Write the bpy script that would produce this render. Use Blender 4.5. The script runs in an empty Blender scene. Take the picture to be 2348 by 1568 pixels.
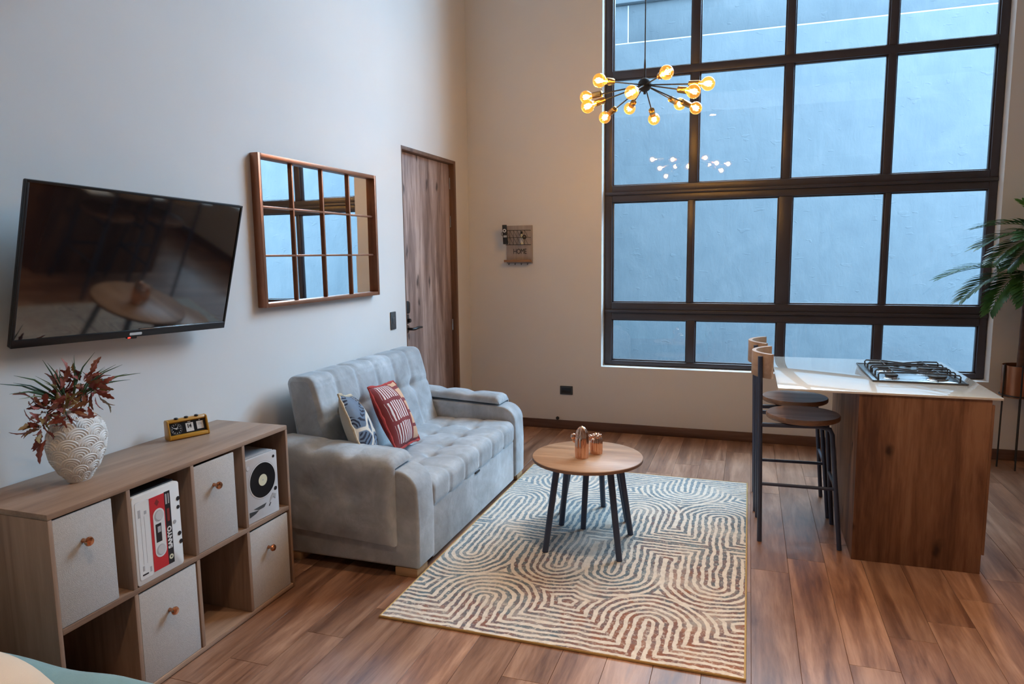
import bpy, bmesh, math, random
from mathutils import Vector, Matrix
random.seed(7)
sc = bpy.context.scene
COL = sc.collection
PI = math.pi

# ------------------------------------------------------------------ camera
F_PX, YAW, PITCH, ROLL = 1595.37, -0.3283, 0.1256, -0.0122
CAM = Vector((0, 0, 1.62))
def cam_rot():
    cy, sy, cp, sp, cr, sr = math.cos(YAW), math.sin(YAW), math.cos(PITCH), math.sin(PITCH), math.cos(ROLL), math.sin(ROLL)
    Ry = Matrix(((cy, -sy, 0), (sy, cy, 0), (0, 0, 1)))
    B = Matrix(((1, 0, 0), (0, 0, -1), (0, 1, 0)))
    Rp = Matrix(((1, 0, 0), (0, cp, -sp), (0, sp, cp)))
    Rr = Matrix(((cr, -sr, 0), (sr, cr, 0), (0, 0, 1)))
    return Rr @ Rp @ B @ Ry
R_ = cam_rot()
cam_d = bpy.data.cameras.new('camera')
cam_d.sensor_fit = 'HORIZONTAL'; cam_d.sensor_width = 36; cam_d.lens = F_PX / 2348 * 36
cam_d.clip_start = 0.02; cam_d.clip_end = 200
cam = bpy.data.objects.new('camera', cam_d); COL.objects.link(cam)
M3 = Matrix((R_[0], -R_[1], -R_[2])).transposed()
cam.matrix_world = Matrix.Translation(CAM) @ M3.to_4x4()
sc.camera = cam

# ------------------------------------------------------------------ light
SKY = 9.5          # overcast sky seen over the wall of the light well
DOWN_W = 76.0       # warm recessed downlights
BULB_W = 3.0        # each filament bulb of the chandelier
w = bpy.data.worlds.new('sky'); sc.world = w; w.use_nodes = True
bg = w.node_tree.nodes['Background']
bg.inputs[0].default_value = (0.60, 0.81, 1.0, 1); bg.inputs[1].default_value = SKY
pd = bpy.data.lights.new('window_portal', 'AREA'); pd.shape = 'RECTANGLE'; pd.size = 3.0; pd.size_y = 5.4
pd.cycles.is_portal = True
po = bpy.data.objects.new('window_portal', pd); COL.objects.link(po)
po.location = (0.26, 6.36, 3.3); po.rotation_euler = (-PI / 2, 0, 0)
sn = bpy.data.lights.new('hazy_sun', 'SUN'); sn.energy = 5.3; sn.angle = math.radians(40); sn.color = (0.30, 0.64, 1.0)
so_n = bpy.data.objects.new('hazy_sun', sn); COL.objects.link(so_n); so_n.location = (6, 12, 8)
so_n.rotation_euler = Vector((-1, -1, -0.75)).to_track_quat('-Z', 'Y').to_euler()
sc.view_settings.view_transform = 'Standard'
sc.view_settings.look = 'None'
sc.view_settings.exposure = 0.45
sc.view_settings.gamma = 1.0
sc.view_settings.use_curve_mapping = False
cy = sc.cycles
cy.use_denoising = True; cy.use_adaptive_sampling = True; cy.adaptive_threshold = 0.015
cy.max_bounces = 12; cy.diffuse_bounces = 6; cy.glossy_bounces = 5; cy.transparent_max_bounces = 24
cy.transmission_bounces = 6
cy.caustics_reflective = False; cy.caustics_refractive = False
cy.sample_clamp_indirect = 8.0

# ------------------------------------------------------------------ node helpers
class V:
    """tiny expression wrapper around shader math nodes"""
    def __init__(s, nt, sock): s.nt, s.s = nt, sock
    def op(s, o, *a):
        n = s.nt.nodes.new('ShaderNodeMath'); n.operation = o
        for i, x in enumerate((s,) + a):
            if isinstance(x, V): s.nt.links.new(x.s, n.inputs[i])
            else: n.inputs[i].default_value = x
        return V(s.nt, n.outputs[0])
    def __add__(s, o): return s.op('ADD', o)
    def __sub__(s, o): return s.op('SUBTRACT', o)
    def __mul__(s, o): return s.op('MULTIPLY', o)
    def __truediv__(s, o): return s.op('DIVIDE', o)
    def min(s, o): return s.op('MINIMUM', o)
    def max(s, o): return s.op('MAXIMUM', o)
    def abs(s): return s.op('ABSOLUTE')
    def sin(s): return s.op('SINE')
    def gt(s, o): return s.op('GREATER_THAN', o)
    def lt(s, o): return s.op('LESS_THAN', o)
    def fract(s): return s.op('FRACT')
    def len2(s, o): return (s * s + o * o).op('SQRT')
    def step(s, a, b):
        n = s.nt.nodes.new('ShaderNodeMapRange'); n.interpolation_type = 'SMOOTHSTEP'
        s.nt.links.new(s.s, n.inputs[0]); n.inputs[1].default_value = a; n.inputs[2].default_value = b
        return V(s.nt, n.outputs[0])

def new_mat(name):
    m = bpy.data.materials.new(name); m.use_nodes = True
    nt = m.node_tree; b = nt.nodes['Principled BSDF']
    return m, nt, b
def coords(nt, kind='Object', scale=(1, 1, 1), rnd=0.0):
    tc = nt.nodes.new('ShaderNodeTexCoord'); mp = nt.nodes.new('ShaderNodeMapping')
    nt.links.new(tc.outputs[kind], mp.inputs[0]); mp.inputs['Scale'].default_value = scale
    if rnd:
        oi = nt.nodes.new('ShaderNodeObjectInfo'); vm = nt.nodes.new('ShaderNodeVectorMath'); vm.operation = 'SCALE'
        vm.inputs[0].default_value = (rnd, rnd * 1.7, rnd * 0.6); nt.links.new(oi.outputs['Random'], vm.inputs['Scale'])
        nt.links.new(vm.outputs[0], mp.inputs['Location'])
    return mp.outputs[0]
def noise(nt, vec, scale, detail=4, rough=0.55, dist=0.0):
    n = nt.nodes.new('ShaderNodeTexNoise'); n.inputs['Scale'].default_value = scale
    n.inputs['Detail'].default_value = detail; n.inputs['Roughness'].default_value = rough
    n.inputs['Distortion'].default_value = dist
    nt.links.new(vec, n.inputs['Vector']); return n
def ramp(nt, fac, stops):
    r = nt.nodes.new('ShaderNodeValToRGB'); e = r.color_ramp.elements
    while len(e) > 1: e.remove(e[-1])
    for i, (p, c) in enumerate(stops):
        x = e[0] if i == 0 else e.new(p)
        x.position = p; x.color = (*c, 1)
    nt.links.new(fac, r.inputs[0]); return r.outputs[0]
def mixc(nt, f, a, b):
    n = nt.nodes.new('ShaderNodeMix'); n.data_type = 'RGBA'
    for i, x in ((0, f), (6, a), (7, b)):
        if isinstance(x, V): nt.links.new(x.s, n.inputs[i])
        elif isinstance(x, (int, float)): n.inputs[i].default_value = x
        elif isinstance(x, tuple): n.inputs[i].default_value = (*x, 1)
        else: nt.links.new(x, n.inputs[i])
    return n.outputs[2]
def bump(nt, b, h, strength=0.3, dist=0.005):
    n = nt.nodes.new('ShaderNodeBump'); n.inputs['Strength'].default_value = strength; n.inputs['Distance'].default_value = dist
    nt.links.new(h, n.inputs['Height']); nt.links.new(n.outputs[0], b.inputs['Normal'])

def plain(name, col, rough=0.5, metal=0.0, var=0.06, vscale=9.0, bmp=0.0, bscale=200.0, spec=0.5, sheen=0.0, coat=0.0):
    m, nt, b = new_mat(name)
    v = coords(nt)
    n = noise(nt, v, vscale, 3)
    lo = tuple(c * (1 - var) for c in col); hi = tuple(min(1, c * (1 + var)) for c in col)
    nt.links.new(ramp(nt, n.outputs[0], [(0.3, lo), (0.7, hi)]), b.inputs['Base Color'])
    b.inputs['Roughness'].default_value = rough; b.inputs['Metallic'].default_value = metal
    b.inputs['Specular IOR Level'].default_value = spec
    if sheen:
        b.inputs['Sheen Weight'].default_value = sheen; b.inputs['Sheen Roughness'].default_value = 0.4
    if coat: b.inputs['Coat Weight'].default_value = coat; b.inputs['Coat Roughness'].default_value = 0.05
    if bmp: bump(nt, b, noise(nt, v, bscale, 2).outputs[0], bmp, 0.002)
    return m

def wood(name, dark, mid, light, axis=1, sc_=7.0, stretch=0.07, rough=0.45, rnd=0.0, knots=False, contrast=1.0, spec=0.4):
    m, nt, b = new_mat(name)
    s = [1, 1, 1]; s[axis] = stretch
    v = coords(nt, 'Object', tuple(s), rnd)
    n1 = noise(nt, v, sc_, 6, 0.6, 0.8)
    n2 = noise(nt, v, sc_ * 7, 4, 0.6, 0.3)
    f = V(nt, n1.outputs[0]) * 0.75 + V(nt, n2.outputs[0]) * 0.25
    lo, hi = 0.5 - 0.17 / contrast, 0.5 + 0.17 / contrast
    c = ramp(nt, f.s, [(lo, dark), (0.5, mid), (hi, light)])
    if knots:
        tcx = nt.nodes.new('ShaderNodeTexCoord'); sx = nt.nodes.new('ShaderNodeSeparateXYZ'); nt.links.new(tcx.outputs['Object'], sx.inputs[0])
        wn_ = V(nt, noise(nt, tcx.outputs['Object'], 9.0, 2).outputs[0]) * 0.05
        cu = nt.nodes.new('ShaderNodeCombineXYZ')
        nt.links.new((V(nt, sx.outputs[0]) + V(nt, sx.outputs[1]) + wn_).s, cu.inputs[0]); nt.links.new((V(nt, sx.outputs[2]) * 0.42 + wn_).s, cu.inputs[1])
        vo = nt.nodes.new('ShaderNodeTexVoronoi'); vo.voronoi_dimensions = '2D'; vo.inputs['Scale'].default_value = 5.0; nt.links.new(cu.outputs[0], vo.inputs['Vector'])
        sc2 = nt.nodes.new('ShaderNodeSeparateColor'); nt.links.new(vo.outputs['Color'], sc2.inputs[0])
        k = V(nt, vo.outputs['Distance']).step(0.02, 0.13).max(V(nt, sc2.outputs[0]).gt(0.30))
        c = mixc(nt, k, tuple(x * 0.45 for x in dark), c)
    if rnd:
        oi = nt.nodes.new('ShaderNodeObjectInfo')
        g = V(nt, oi.outputs['Random']) * 0.46 + 0.82
        hs = nt.nodes.new('ShaderNodeHueSaturation'); nt.links.new(c, hs.inputs['Color']); nt.links.new(g.s, hs.inputs['Value']); c = hs.outputs[0]
    nt.links.new(c, b.inputs['Base Color'])
    rr = nt.nodes.new('ShaderNodeMapRange'); nt.links.new(n2.outputs[0], rr.inputs[0]); rr.inputs[3].default_value = rough - 0.07; rr.inputs[4].default_value = rough + 0.09
    nt.links.new(rr.outputs[0], b.inputs['Roughness'])
    b.inputs['Specular IOR Level'].default_value = spec
    bump(nt, b, n2.outputs[0], 0.08, 0.001)
    return m

def emit(name, col, strength):
    m, nt, b = new_mat(name)
    b.inputs['Base Color'].default_value = (*col, 1)
    b.inputs['Emission Color'].default_value = (*col, 1); b.inputs['Emission Strength'].default_value = strength
    return m

def thin_glass(name, tint, refl=1.0, glow=None):
    m, nt, b = new_mat(name)
    out = nt.nodes['Material Output']
    tr = nt.nodes.new('ShaderNodeBsdfTransparent'); tr.inputs[0].default_value = (*tint, 1)
    gl = nt.nodes.new('ShaderNodeBsdfGlossy'); gl.inputs['Roughness'].default_value = 0.0; gl.inputs[0].default_value = (refl, refl, refl, 1)
    lw = nt.nodes.new('ShaderNodeLayerWeight'); lw.inputs[0].default_value = 0.5
    fr = V(nt, lw.outputs['Facing']).op('POWER', 5.0) * 0.94 + 0.045       # Schlick, same from both sides of the sheet
    mx = nt.nodes.new('ShaderNodeMixShader')
    nt.links.new(fr.s, mx.inputs[0]); nt.links.new(tr.outputs[0], mx.inputs[1]); nt.links.new(gl.outputs[0], mx.inputs[2])
    last = mx.outputs[0]
    if glow:
        em = nt.nodes.new('ShaderNodeEmission'); em.inputs[0].default_value = (*glow[0], 1); em.inputs[1].default_value = glow[1]
        ad = nt.nodes.new('ShaderNodeAddShader'); nt.links.new(last, ad.inputs[0]); nt.links.new(em.outputs[0], ad.inputs[1]); last = ad.outputs[0]
    nt.links.new(last, out.inputs['Surface'])
    return m

# ------------------------------------------------------------------ mesh helpers
class MB:
    def __init__(s): s.v, s.f = [], []
    def add(s, vs, fs):
        k = len(s.v); s.v += [tuple(v) for v in vs]; s.f += [tuple(i + k for i in f) for f in fs]; return s
    def box(s, x0, x1, y0, y1, z0, z1):
        return s.add([(x0, y0, z0), (x1, y0, z0), (x1, y1, z0), (x0, y1, z0), (x0, y0, z1), (x1, y0, z1), (x1, y1, z1), (x0, y1, z1)],
                     [(0, 3, 2, 1), (4, 5, 6, 7), (0, 1, 5, 4), (1, 2, 6, 5), (2, 3, 7, 6), (3, 0, 4, 7)])
    def tube(s, path, r, n=10, cap=True, closed=False):
        P = [Vector(p) for p in path]; rs = r if isinstance(r, (list, tuple)) else [r] * len(P)
        m = len(P); rings = []; up = None
        for i, p in enumerate(P):
            if closed: t = (P[(i + 1) % m] - P[i - 1]).normalized()
            else: t = (P[min(i + 1, m - 1)] - P[max(i - 1, 0)]).normalized()
            if up is None:
                a = Vector((0, 0, 1)) if abs(t.z) < 0.9 else Vector((1, 0, 0)); up = (a - t * a.dot(t)).normalized()
            else:
                up = (up - t * up.dot(t)); up = up.normalized() if up.length > 1e-6 else Vector((1, 0, 0))
            b = t.cross(up)
            rings.append([p + (up * math.cos(2 * PI * k / n) + b * math.sin(2 * PI * k / n)) * rs[i] for k in range(n)])
        vs = [q for g in rings for q in g]; fs = []
        for i in range(m if closed else m - 1):
            j = (i + 1) % m
            for k in range(n):
                fs.append((i * n + k, i * n + (k + 1) % n, j * n + (k + 1) % n, j * n + k))
        if cap and not closed:
            fs.append(tuple(reversed(range(n)))); fs.append(tuple((m - 1) * n + k for k in range(n)))
        return s.add(vs, fs)
    def lathe(s, prof, n=32, c=(0, 0, 0), sx=1.0, sy=1.0):
        vs = []; fs = []; m = len(prof)
        for (r, z) in prof:
            for k in range(n):
                a = 2 * PI * k / n; vs.append((c[0] + r * sx * math.cos(a), c[1] + r * sy * math.sin(a), c[2] + z))
        for i in range(m - 1):
            for k in range(n):
                fs.append((i * n + k, i * n + (k + 1) % n, (i + 1) * n + (k + 1) % n, (i + 1) * n + k))
        if prof[0][0] > 1e-5: fs.append(tuple(reversed(range(n))))
        if prof[-1][0] > 1e-5: fs.append(tuple((m - 1) * n + k for k in range(n)))
        return s.add(vs, fs)
    def prism(s, poly, h0, h1, axis=2):
        """poly: list of 2d points in the two other axes (cyclic order), extruded along axis"""
        def mk(p, h):
            return {2: (p[0], p[1], h), 1: (p[0], h, p[1]), 0: (h, p[0], p[1])}[axis]
        n = len(poly); vs = [mk(p, h0) for p in poly] + [mk(p, h1) for p in poly]
        fs = [tuple(range(n))[::-1], tuple(range(n, 2 * n))] + [(i, (i + 1) % n, n + (i + 1) % n, n + i) for i in range(n)]
        return s.add(vs, fs)
    def grid(s, fn, nu, nv, wrap_u=False):
        vs = [fn(i / (nu if wrap_u else nu - 1), j / (nv - 1)) for j in range(nv) for i in range(nu)]; fs = []
        for j in range(nv - 1):
            for i in range(nu if wrap_u else nu - 1):
                a = i; b = (i + 1) % nu
                fs.append((j * nu + a, j * nu + b, (j + 1) * nu + b, (j + 1) * nu + a))
        return s.add(vs, fs)
    def xf(s, M):
        s.v = [tuple(M @ Vector(v)) for v in s.v]; return s
    def mesh(s, name, mat=None, bevel=0.0, smooth=True, seg=2, angle=40, weld=False):
        me = bpy.data.meshes.new(name)
        bm = bmesh.new()
        vs = [bm.verts.new(v) for v in s.v]
        for f in s.f:
            try: bm.faces.new([vs[i] for i in f])
            except ValueError: pass
        if weld: bmesh.ops.remove_doubles(bm, verts=bm.verts, dist=1e-5)
        bmesh.ops.recalc_face_normals(bm, faces=bm.faces)
        if bevel:
            es = [e for e in bm.edges if len(e.link_faces) == 2 and e.calc_face_angle() > 0.5]
            bmesh.ops.bevel(bm, geom=es, offset=bevel, segments=seg, affect='EDGES', profile=0.5, clamp_overlap=True)
        bm.to_mesh(me); bm.free()
        if smooth:
            me.shade_smooth(); me.set_sharp_from_angle(angle=math.radians(angle))
        if mat: me.materials.append(mat)
        return me
    def build(s, name, mat, parent=None, loc=None, bevel=0.0, **k):
        return link(name, s.mesh(name, mat, bevel, **k), parent, loc)

def link(name, me, parent=None, loc=None):
    o = bpy.data.objects.new(name, me); COL.objects.link(o)
    if parent is not None: o.parent = parent
    if loc is not None: o.location = loc
    return o
def tag(o, label, cat, group=None):
    o['label'] = label; o['category'] = cat
    if group: o['group'] = group
    return o
def thing(name, label, cat, loc=(0, 0, 0), group=None, rotz=0.0):
    o = bpy.data.objects.new(name, None); COL.objects.link(o); o.location = loc; o.rotation_euler = (0, 0, rotz)
    o.empty_display_size = 0.1
    return tag(o, label, cat, group)
def struct(o): o['kind'] = 'structure'; return o
def bx(name, x0, x1, y0, y1, z0, z1, mat, parent=None, bevel=0.002, **k):
    return MB().box(x0, x1, y0, y1, z0, z1).build(name, mat, parent, bevel=bevel, **k)
def rrect(x0, x1, y0, y1, r, n=5):
    pts = []
    for cx, cy_, a0 in ((x1 - r, y1 - r, 0), (x0 + r, y1 - r, 90), (x0 + r, y0 + r, 180), (x1 - r, y0 + r, 270)):
        for k in range(n + 1):
            a = math.radians(a0 + 90 * k / n); pts.append((cx + r * math.cos(a), cy_ + r * math.sin(a)))
    return pts
def disc(r, cx=0, cy_=0, n=32): return [(cx + r * math.cos(2 * PI * k / n), cy_ + r * math.sin(2 * PI * k / n)) for k in range(n)]
def text_mesh(body, size, mat, extrude=0.0006, offset=0.0, spacing=1.0, sx=1.0):
    c = bpy.data.curves.new('lettering', 'FONT'); c.body = body; c.size = size; c.extrude = extrude; c.offset = offset
    c.align_x = 'CENTER'; c.align_y = 'CENTER'; c.space_character = spacing; c.resolution_u = 4
    t = bpy.data.objects.new('lettering', c); COL.objects.link(t)
    bpy.context.view_layer.update()
    me = bpy.data.meshes.new_from_object(t.evaluated_get(bpy.context.evaluated_depsgraph_get()))
    bpy.data.objects.remove(t); bpy.data.curves.remove(c)
    if sx != 1.0:
        for v in me.vertices: v.co.x *= sx
    me.materials.clear(); me.materials.append(mat); me.name = 'lettering'
    return me
def place(o, M): o.matrix_local = M; return o
def frame_matrix(origin, ax, ay, az):
    m = Matrix((ax, ay, az)).transposed().to_4x4(); m.translation = origin; return m

# ------------------------------------------------------------------ materials
M = {}
M['wall'] = plain('wall_paint', (0.70, 0.685, 0.665), 0.85, var=0.015, vscale=2.0, bmp=0.05, bscale=160, spec=0.2)
M['ceil'] = plain('ceiling_paint', (0.80, 0.79, 0.77), 0.9, var=0.01, spec=0.2)
M['plank'] = wood('floor_laminate', (0.125, 0.056, 0.034), (0.255, 0.132, 0.081), (0.40, 0.235, 0.155), axis=1, sc_=9, stretch=0.10, rough=0.33, rnd=37.0, contrast=1.25, spec=0.5)
M['board'] = wood('baseboard_wood', (0.07, 0.032, 0.02), (0.13, 0.066, 0.043), (0.20, 0.11, 0.075), axis=0, sc_=8, stretch=0.08, rough=0.5)
M['door'] = wood('door_laminate', (0.18, 0.11, 0.088), (0.33, 0.225, 0.19), (0.52, 0.39, 0.34), axis=2, sc_=10, stretch=0.09, rough=0.5, knots=True, contrast=1.45)
M['jamb'] = wood('jamb_wood', (0.09, 0.045, 0.026), (0.17, 0.09, 0.055), (0.24, 0.13, 0.08), axis=2, rough=0.5)
M['shelf'] = wood('shelf_oak', (0.21, 0.13, 0.09), (0.33, 0.215, 0.15), (0.43, 0.29, 0.205), axis=1, sc_=9, stretch=0.07, rough=0.42)
M['shelf_v'] = wood('shelf_oak_upright', (0.17, 0.10, 0.068), (0.29, 0.185, 0.128), (0.39, 0.26, 0.185), axis=2, sc_=9, stretch=0.07, rough=0.45)
M['island'] = wood('island_laminate', (0.095, 0.038, 0.020), (0.20, 0.092, 0.048), (0.31, 0.16, 0.088), axis=2, sc_=7.5, stretch=0.10, rough=0.5, knots=True, contrast=1.5)
M['island_x'] = wood('island_laminate_dark', (0.06, 0.026, 0.016), (0.13, 0.062, 0.035), (0.2, 0.10, 0.06), axis=2, rough=0.5)
M['table'] = wood('table_oak', (0.27, 0.145, 0.08), (0.42, 0.245, 0.14), (0.55, 0.345, 0.21), axis=0, sc_=9, stretch=0.10, rough=0.38)
M['seatwood'] = wood('walnut_seat', (0.16, 0.085, 0.052), (0.28, 0.16, 0.10), (0.39, 0.24, 0.16), axis=0, sc_=10, stretch=0.1, rough=0.42)
M['backwood'] = wood('backrest_wood', (0.30, 0.19, 0.12), (0.42, 0.28, 0.19), (0.52, 0.37, 0.26), axis=1, sc_=9, stretch=0.1, rough=0.35)
M['legwood'] = wood('sofa_foot_wood', (0.30, 0.17, 0.08), (0.45, 0.27, 0.14), (0.55, 0.35, 0.19), axis=0, rough=0.5)
M['navy'] = plain('navy_painted_metal', (0.038, 0.052, 0.095), 0.38, var=0.05)
M['black'] = plain('black_plastic', (0.012, 0.012, 0.013), 0.35, var=0.05)
M['matte'] = plain('matte_black', (0.02, 0.02, 0.022), 0.6, var=0.05)
M['frame'] = plain('dark_window_aluminium', (0.052, 0.045, 0.053), 0.36, var=0.05, spec=0.5)
M['glass'] = thin_glass('window_glass', (0.97, 0.985, 0.99), 0.9)
M['copper'] = plain('copper_paint', (0.42, 0.19, 0.105), 0.3, 0.85, var=0.08)
M['mirframe'] = plain('bronze_frame', (0.33, 0.145, 0.082), 0.38, 0.7, var=0.1)
m, nt, b = new_mat('mirror_silver'); b.inputs['Metallic'].default_value = 1; b.inputs['Roughness'].default_value = 0.015; b.inputs['Base Color'].default_value = (0.9, 0.93, 0.94, 1); M['mirror'] = m
M['rose'] = plain('rose_gold_chrome', (0.80, 0.50, 0.36), 0.05, 1.0, var=0.02)
M['knob'] = plain('copper_knob', (0.62, 0.27, 0.14), 0.2, 1.0, var=0.03)
M['brass'] = plain('brass_socket', (0.70, 0.36, 0.10), 0.25, 1.0, var=0.05)
M['steel'] = plain('brushed_steel', (0.62, 0.64, 0.66), 0.22, 1.0, var=0.05)
M['chrome'] = plain('chrome', (0.75, 0.76, 0.78), 0.1, 1.0, var=0.02)
M['linen'] = plain('grey_linen', (0.50, 0.475, 0.45), 0.9, var=0.07, vscale=140, bmp=0.5, bscale=420, spec=0.15)
M['counter'] = plain('white_glass_counter', (0.78, 0.765, 0.71), 0.06, var=0.01, coat=0.6)
M['white'] = plain('white_card', (0.74, 0.75, 0.74), 0.45, var=0.02)
M['cream'] = plain('cream_print', (0.72, 0.70, 0.50), 0.5, var=0.02)
M['grey'] = plain('grey_print', (0.42, 0.42, 0.43), 0.45, var=0.03)
M['lgrey'] = plain('light_grey_print', (0.58, 0.58, 0.59), 0.4, var=0.03)
M['red'] = plain('red_print', (0.56, 0.02, 0.03), 0.4, var=0.03)
M['dkred'] = plain('dark_red_print', (0.22, 0.02, 0.02), 0.4, var=0.03)
M['ink'] = plain('black_print', (0.012, 0.012, 0.016), 0.4, var=0.03)
M['kraft'] = plain('brown_board', (0.24, 0.13, 0.08), 0.7, var=0.08)
M['mustard'] = plain('mustard_plastic', (0.50, 0.235, 0.018), 0.32, var=0.03, coat=0.2)
M['dial'] = plain('black_dial', (0.010, 0.011, 0.014), 0.15, var=0.02)
M['paper'] = plain('flip_card', (0.74, 0.74, 0.72), 0.5, var=0.02)
M['ceramic'] = plain('vase_ceramic', (0.72, 0.705, 0.67), 0.55, var=0.05)
M['soil'] = plain('dark_soil', (0.03, 0.02, 0.015), 0.9, var=0.2, vscale=60)
M['trunk'] = plain('palm_trunk', (0.09, 0.045, 0.03), 0.8, var=0.3, vscale=30, bmp=0.6, bscale=50)
M['bark2'] = plain('sheath_green', (0.16, 0.17, 0.05), 0.6, var=0.2, vscale=20)
M['duvet'] = plain('teal_blanket', (0.18, 0.33, 0.36), 0.95, var=0.08, vscale=12, bmp=0.3, bscale=300, sheen=0.3)
M['pillowcream'] = plain('beige_pillowcase', (0.66, 0.56, 0.45), 0.9, var=0.03, bmp=0.15, bscale=300)
M['mattress'] = plain('white_mattress', (0.7, 0.69, 0.67), 0.9, var=0.02)
M['ext'] = None
M['sofa'] = None

# grey velvet: nap direction patches
m, nt, b = new_mat('grey_velvet')
v = coords(nt)
n1 = noise(nt, v, 3.0, 5, 0.6, 1.2); n2 = noise(nt, v, 11.0, 4, 0.6, 0.6)
f = V(nt, n1.outputs[0]) * 0.65 + V(nt, n2.outputs[0]) * 0.35
nt.links.new(ramp(nt, f.s, [(0.36, (0.30, 0.315, 0.33)), (0.52, (0.40, 0.43, 0.455)), (0.66, (0.54, 0.575, 0.605))]), b.inputs['Base Color'])
b.inputs['Roughness'].default_value = 0.7; b.inputs['Specular IOR Level'].default_value = 0.25
b.inputs['Sheen Weight'].default_value = 0.55; b.inputs['Sheen Roughness'].default_value = 0.35; b.inputs['Sheen Tint'].default_value = (0.85, 0.93, 1, 1)
bump(nt, b, noise(nt, v, 6.0, 4, 0.6, 1.5).outputs[0], 0.25, 0.012)
M['sofa'] = m

# plastered concrete outside
m, nt, b = new_mat('bluish_plaster')
v = coords(nt)
n1 = noise(nt, v, 0.45, 5, 0.6, 0.5); n2 = noise(nt, v, 2.6, 6, 0.6, 0.8)
f = V(nt, n1.outputs[0]) * 0.5 + V(nt, n2.outputs[0]) * 0.5
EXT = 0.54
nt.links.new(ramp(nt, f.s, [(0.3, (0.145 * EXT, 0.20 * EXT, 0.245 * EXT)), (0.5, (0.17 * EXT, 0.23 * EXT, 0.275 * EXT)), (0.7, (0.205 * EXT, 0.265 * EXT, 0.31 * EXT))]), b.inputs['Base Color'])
b.inputs['Roughness'].default_value = 0.9; b.inputs['Specular IOR Level'].default_value = 0.1
vs2 = coords(nt, 'Object', (2.2, 1, 0.9))
n3 = noise(nt, vs2, 1.6, 7, 0.62, 0.25)
mk = V(nt, noise(nt, coords(nt, 'Object', (1.0, 1, 2.4)), 4.0, 2, 0.4, 0.6).outputs[0]).step(0.66, 0.72)
bump(nt, b, (V(nt, n3.outputs[0]) + mk * 0.25).s, 0.32, 0.07)
M['ext'] = m

# rug
def rug_material():
    m, nt, b = new_mat('swirl_rug')
    tc = nt.nodes.new('ShaderNodeTexCoord')
    wob = noise(nt, tc.outputs['Object'], 26.0, 3, 0.6)
    wob2 = noise(nt, tc.outputs['Object'], 5.0, 2, 0.5)
    sp = nt.nodes.new('ShaderNodeSeparateXYZ'); nt.links.new(tc.outputs['Object'], sp.inputs[0])
    sw = nt.nodes.new('ShaderNodeSeparateColor'); nt.links.new(wob.outputs['Color'], sw.inputs[0])
    sw2 = nt.nodes.new('ShaderNodeSeparateColor'); nt.links.new(wob2.outputs['Color'], sw2.inputs[0])
    u = V(nt, sp.outputs[0]) + (V(nt, sw.outputs[0]) - 0.5) * 0.020 + (V(nt, sw2.outputs[0]) - 0.5) * 0.05
    vv = V(nt, sp.outputs[1]) + (V(nt, sw.outputs[1]) - 0.5) * 0.020 + (V(nt, sw2.outputs[1]) - 0.5) * 0.05
    vv = (vv - 1.188).abs() * -1.0 + 1.188          # the pattern mirrors about the middle
    def seg(cx, v0, v1):
        return (u - cx).len2((vv - v1).max(0.0) + (vv * -1.0 + v0).max(0.0))
    d = vv + 0.006
    for cx, a, t in ((0.392, -0.2, 0.303), (1.160, -0.2, 0.303), (0.14, 0.735, 2.0), (0.635, 0.735, 2.0), (0.915, 0.735, 2.0), (1.41, 0.735, 2.0)):
        d = d.min(seg(cx, a, t))
    d = d.min(vv * -1.0 + 1.215)
    ph = (d * (1 / 0.0375)).fract()
    line = (ph - 0.5).abs().step(0.20, 0.29)           # 1 = dark stripe, 0 = cream
    brk = V(nt, noise(nt, tc.outputs['Object'], 60.0, 3, 0.7).outputs[0]).step(0.30, 0.50)
    x = V(nt, sp.outputs[0]); y = V(nt, sp.outputs[1])
    big = V(nt, noise(nt, tc.outputs['Object'], 2.2, 3, 0.6).outputs[0])
    med = V(nt, noise(nt, tc.outputs['Object'], 16.0, 3, 0.7).outputs[0])
    hue = (big - 0.5) * 0.9 + (med - 0.5) * 0.75 + (y - 0.55) * 0.24 - (x - 0.9) * 0.18 + 0.42
    colr = ramp(nt, hue.s, [(0.10, (0.30, 0.105, 0.048)), (0.27, (0.23, 0.11, 0.085)), (0.38, (0.165, 0.125, 0.13)), (0.5, (0.115, 0.145, 0.165)), (0.62, (0.14, 0.20, 0.235)), (0.85, (0.20, 0.27, 0.31))])
    fade = V(nt, noise(nt, tc.outputs['Object'], 3.3, 3, 0.6).outputs[0]).step(0.30, 0.52)
    f = line * (brk * 0.75 + 0.25) * (fade * 0.45 + 0.55)
    cream = ramp(nt, noise(nt, tc.outputs['Object'], 40, 2).outputs[0], [(0.3, (0.62, 0.555, 0.47)), (0.7, (0.76, 0.70, 0.61))])
    nt.links.new(mixc(nt, f, cream, colr), b.inputs['Base Color'])
    b.inputs['Roughness'].default_value = 0.95; b.inputs['Specular IOR Level'].default_value = 0.1
    b.inputs['Sheen Weight'].default_value = 0.2
    h = (line * -0.8) + V(nt, noise(nt, tc.outputs['Object'], 320, 2).outputs[0]) * 0.35
    bump(nt, b, h.s, 0.6, 0.004)
    return m
M['rug'] = rug_material()
M['binding'] = plain('rug_binding', (0.50, 0.34, 0.13), 0.9, var=0.06, vscale=60)

# ------------------------------------------------------------------ setting
LX, BY, RX, RY, CZ, MZ, MY = -2.51, 6.15, 3.9, -2.2, 6.35, 3.40, 3.10
WX0, WX1, WZ0, WZ1 = -1.245, 1.765, 0.60, 6.06
DY0, DY1, DZ = 4.829, 5.856, 2.445
struct(bx('floor', LX, RX, RY, BY, -0.12, -0.0105, M['plank'], bevel=0))
floor = bpy.data.objects['floor']
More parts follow.
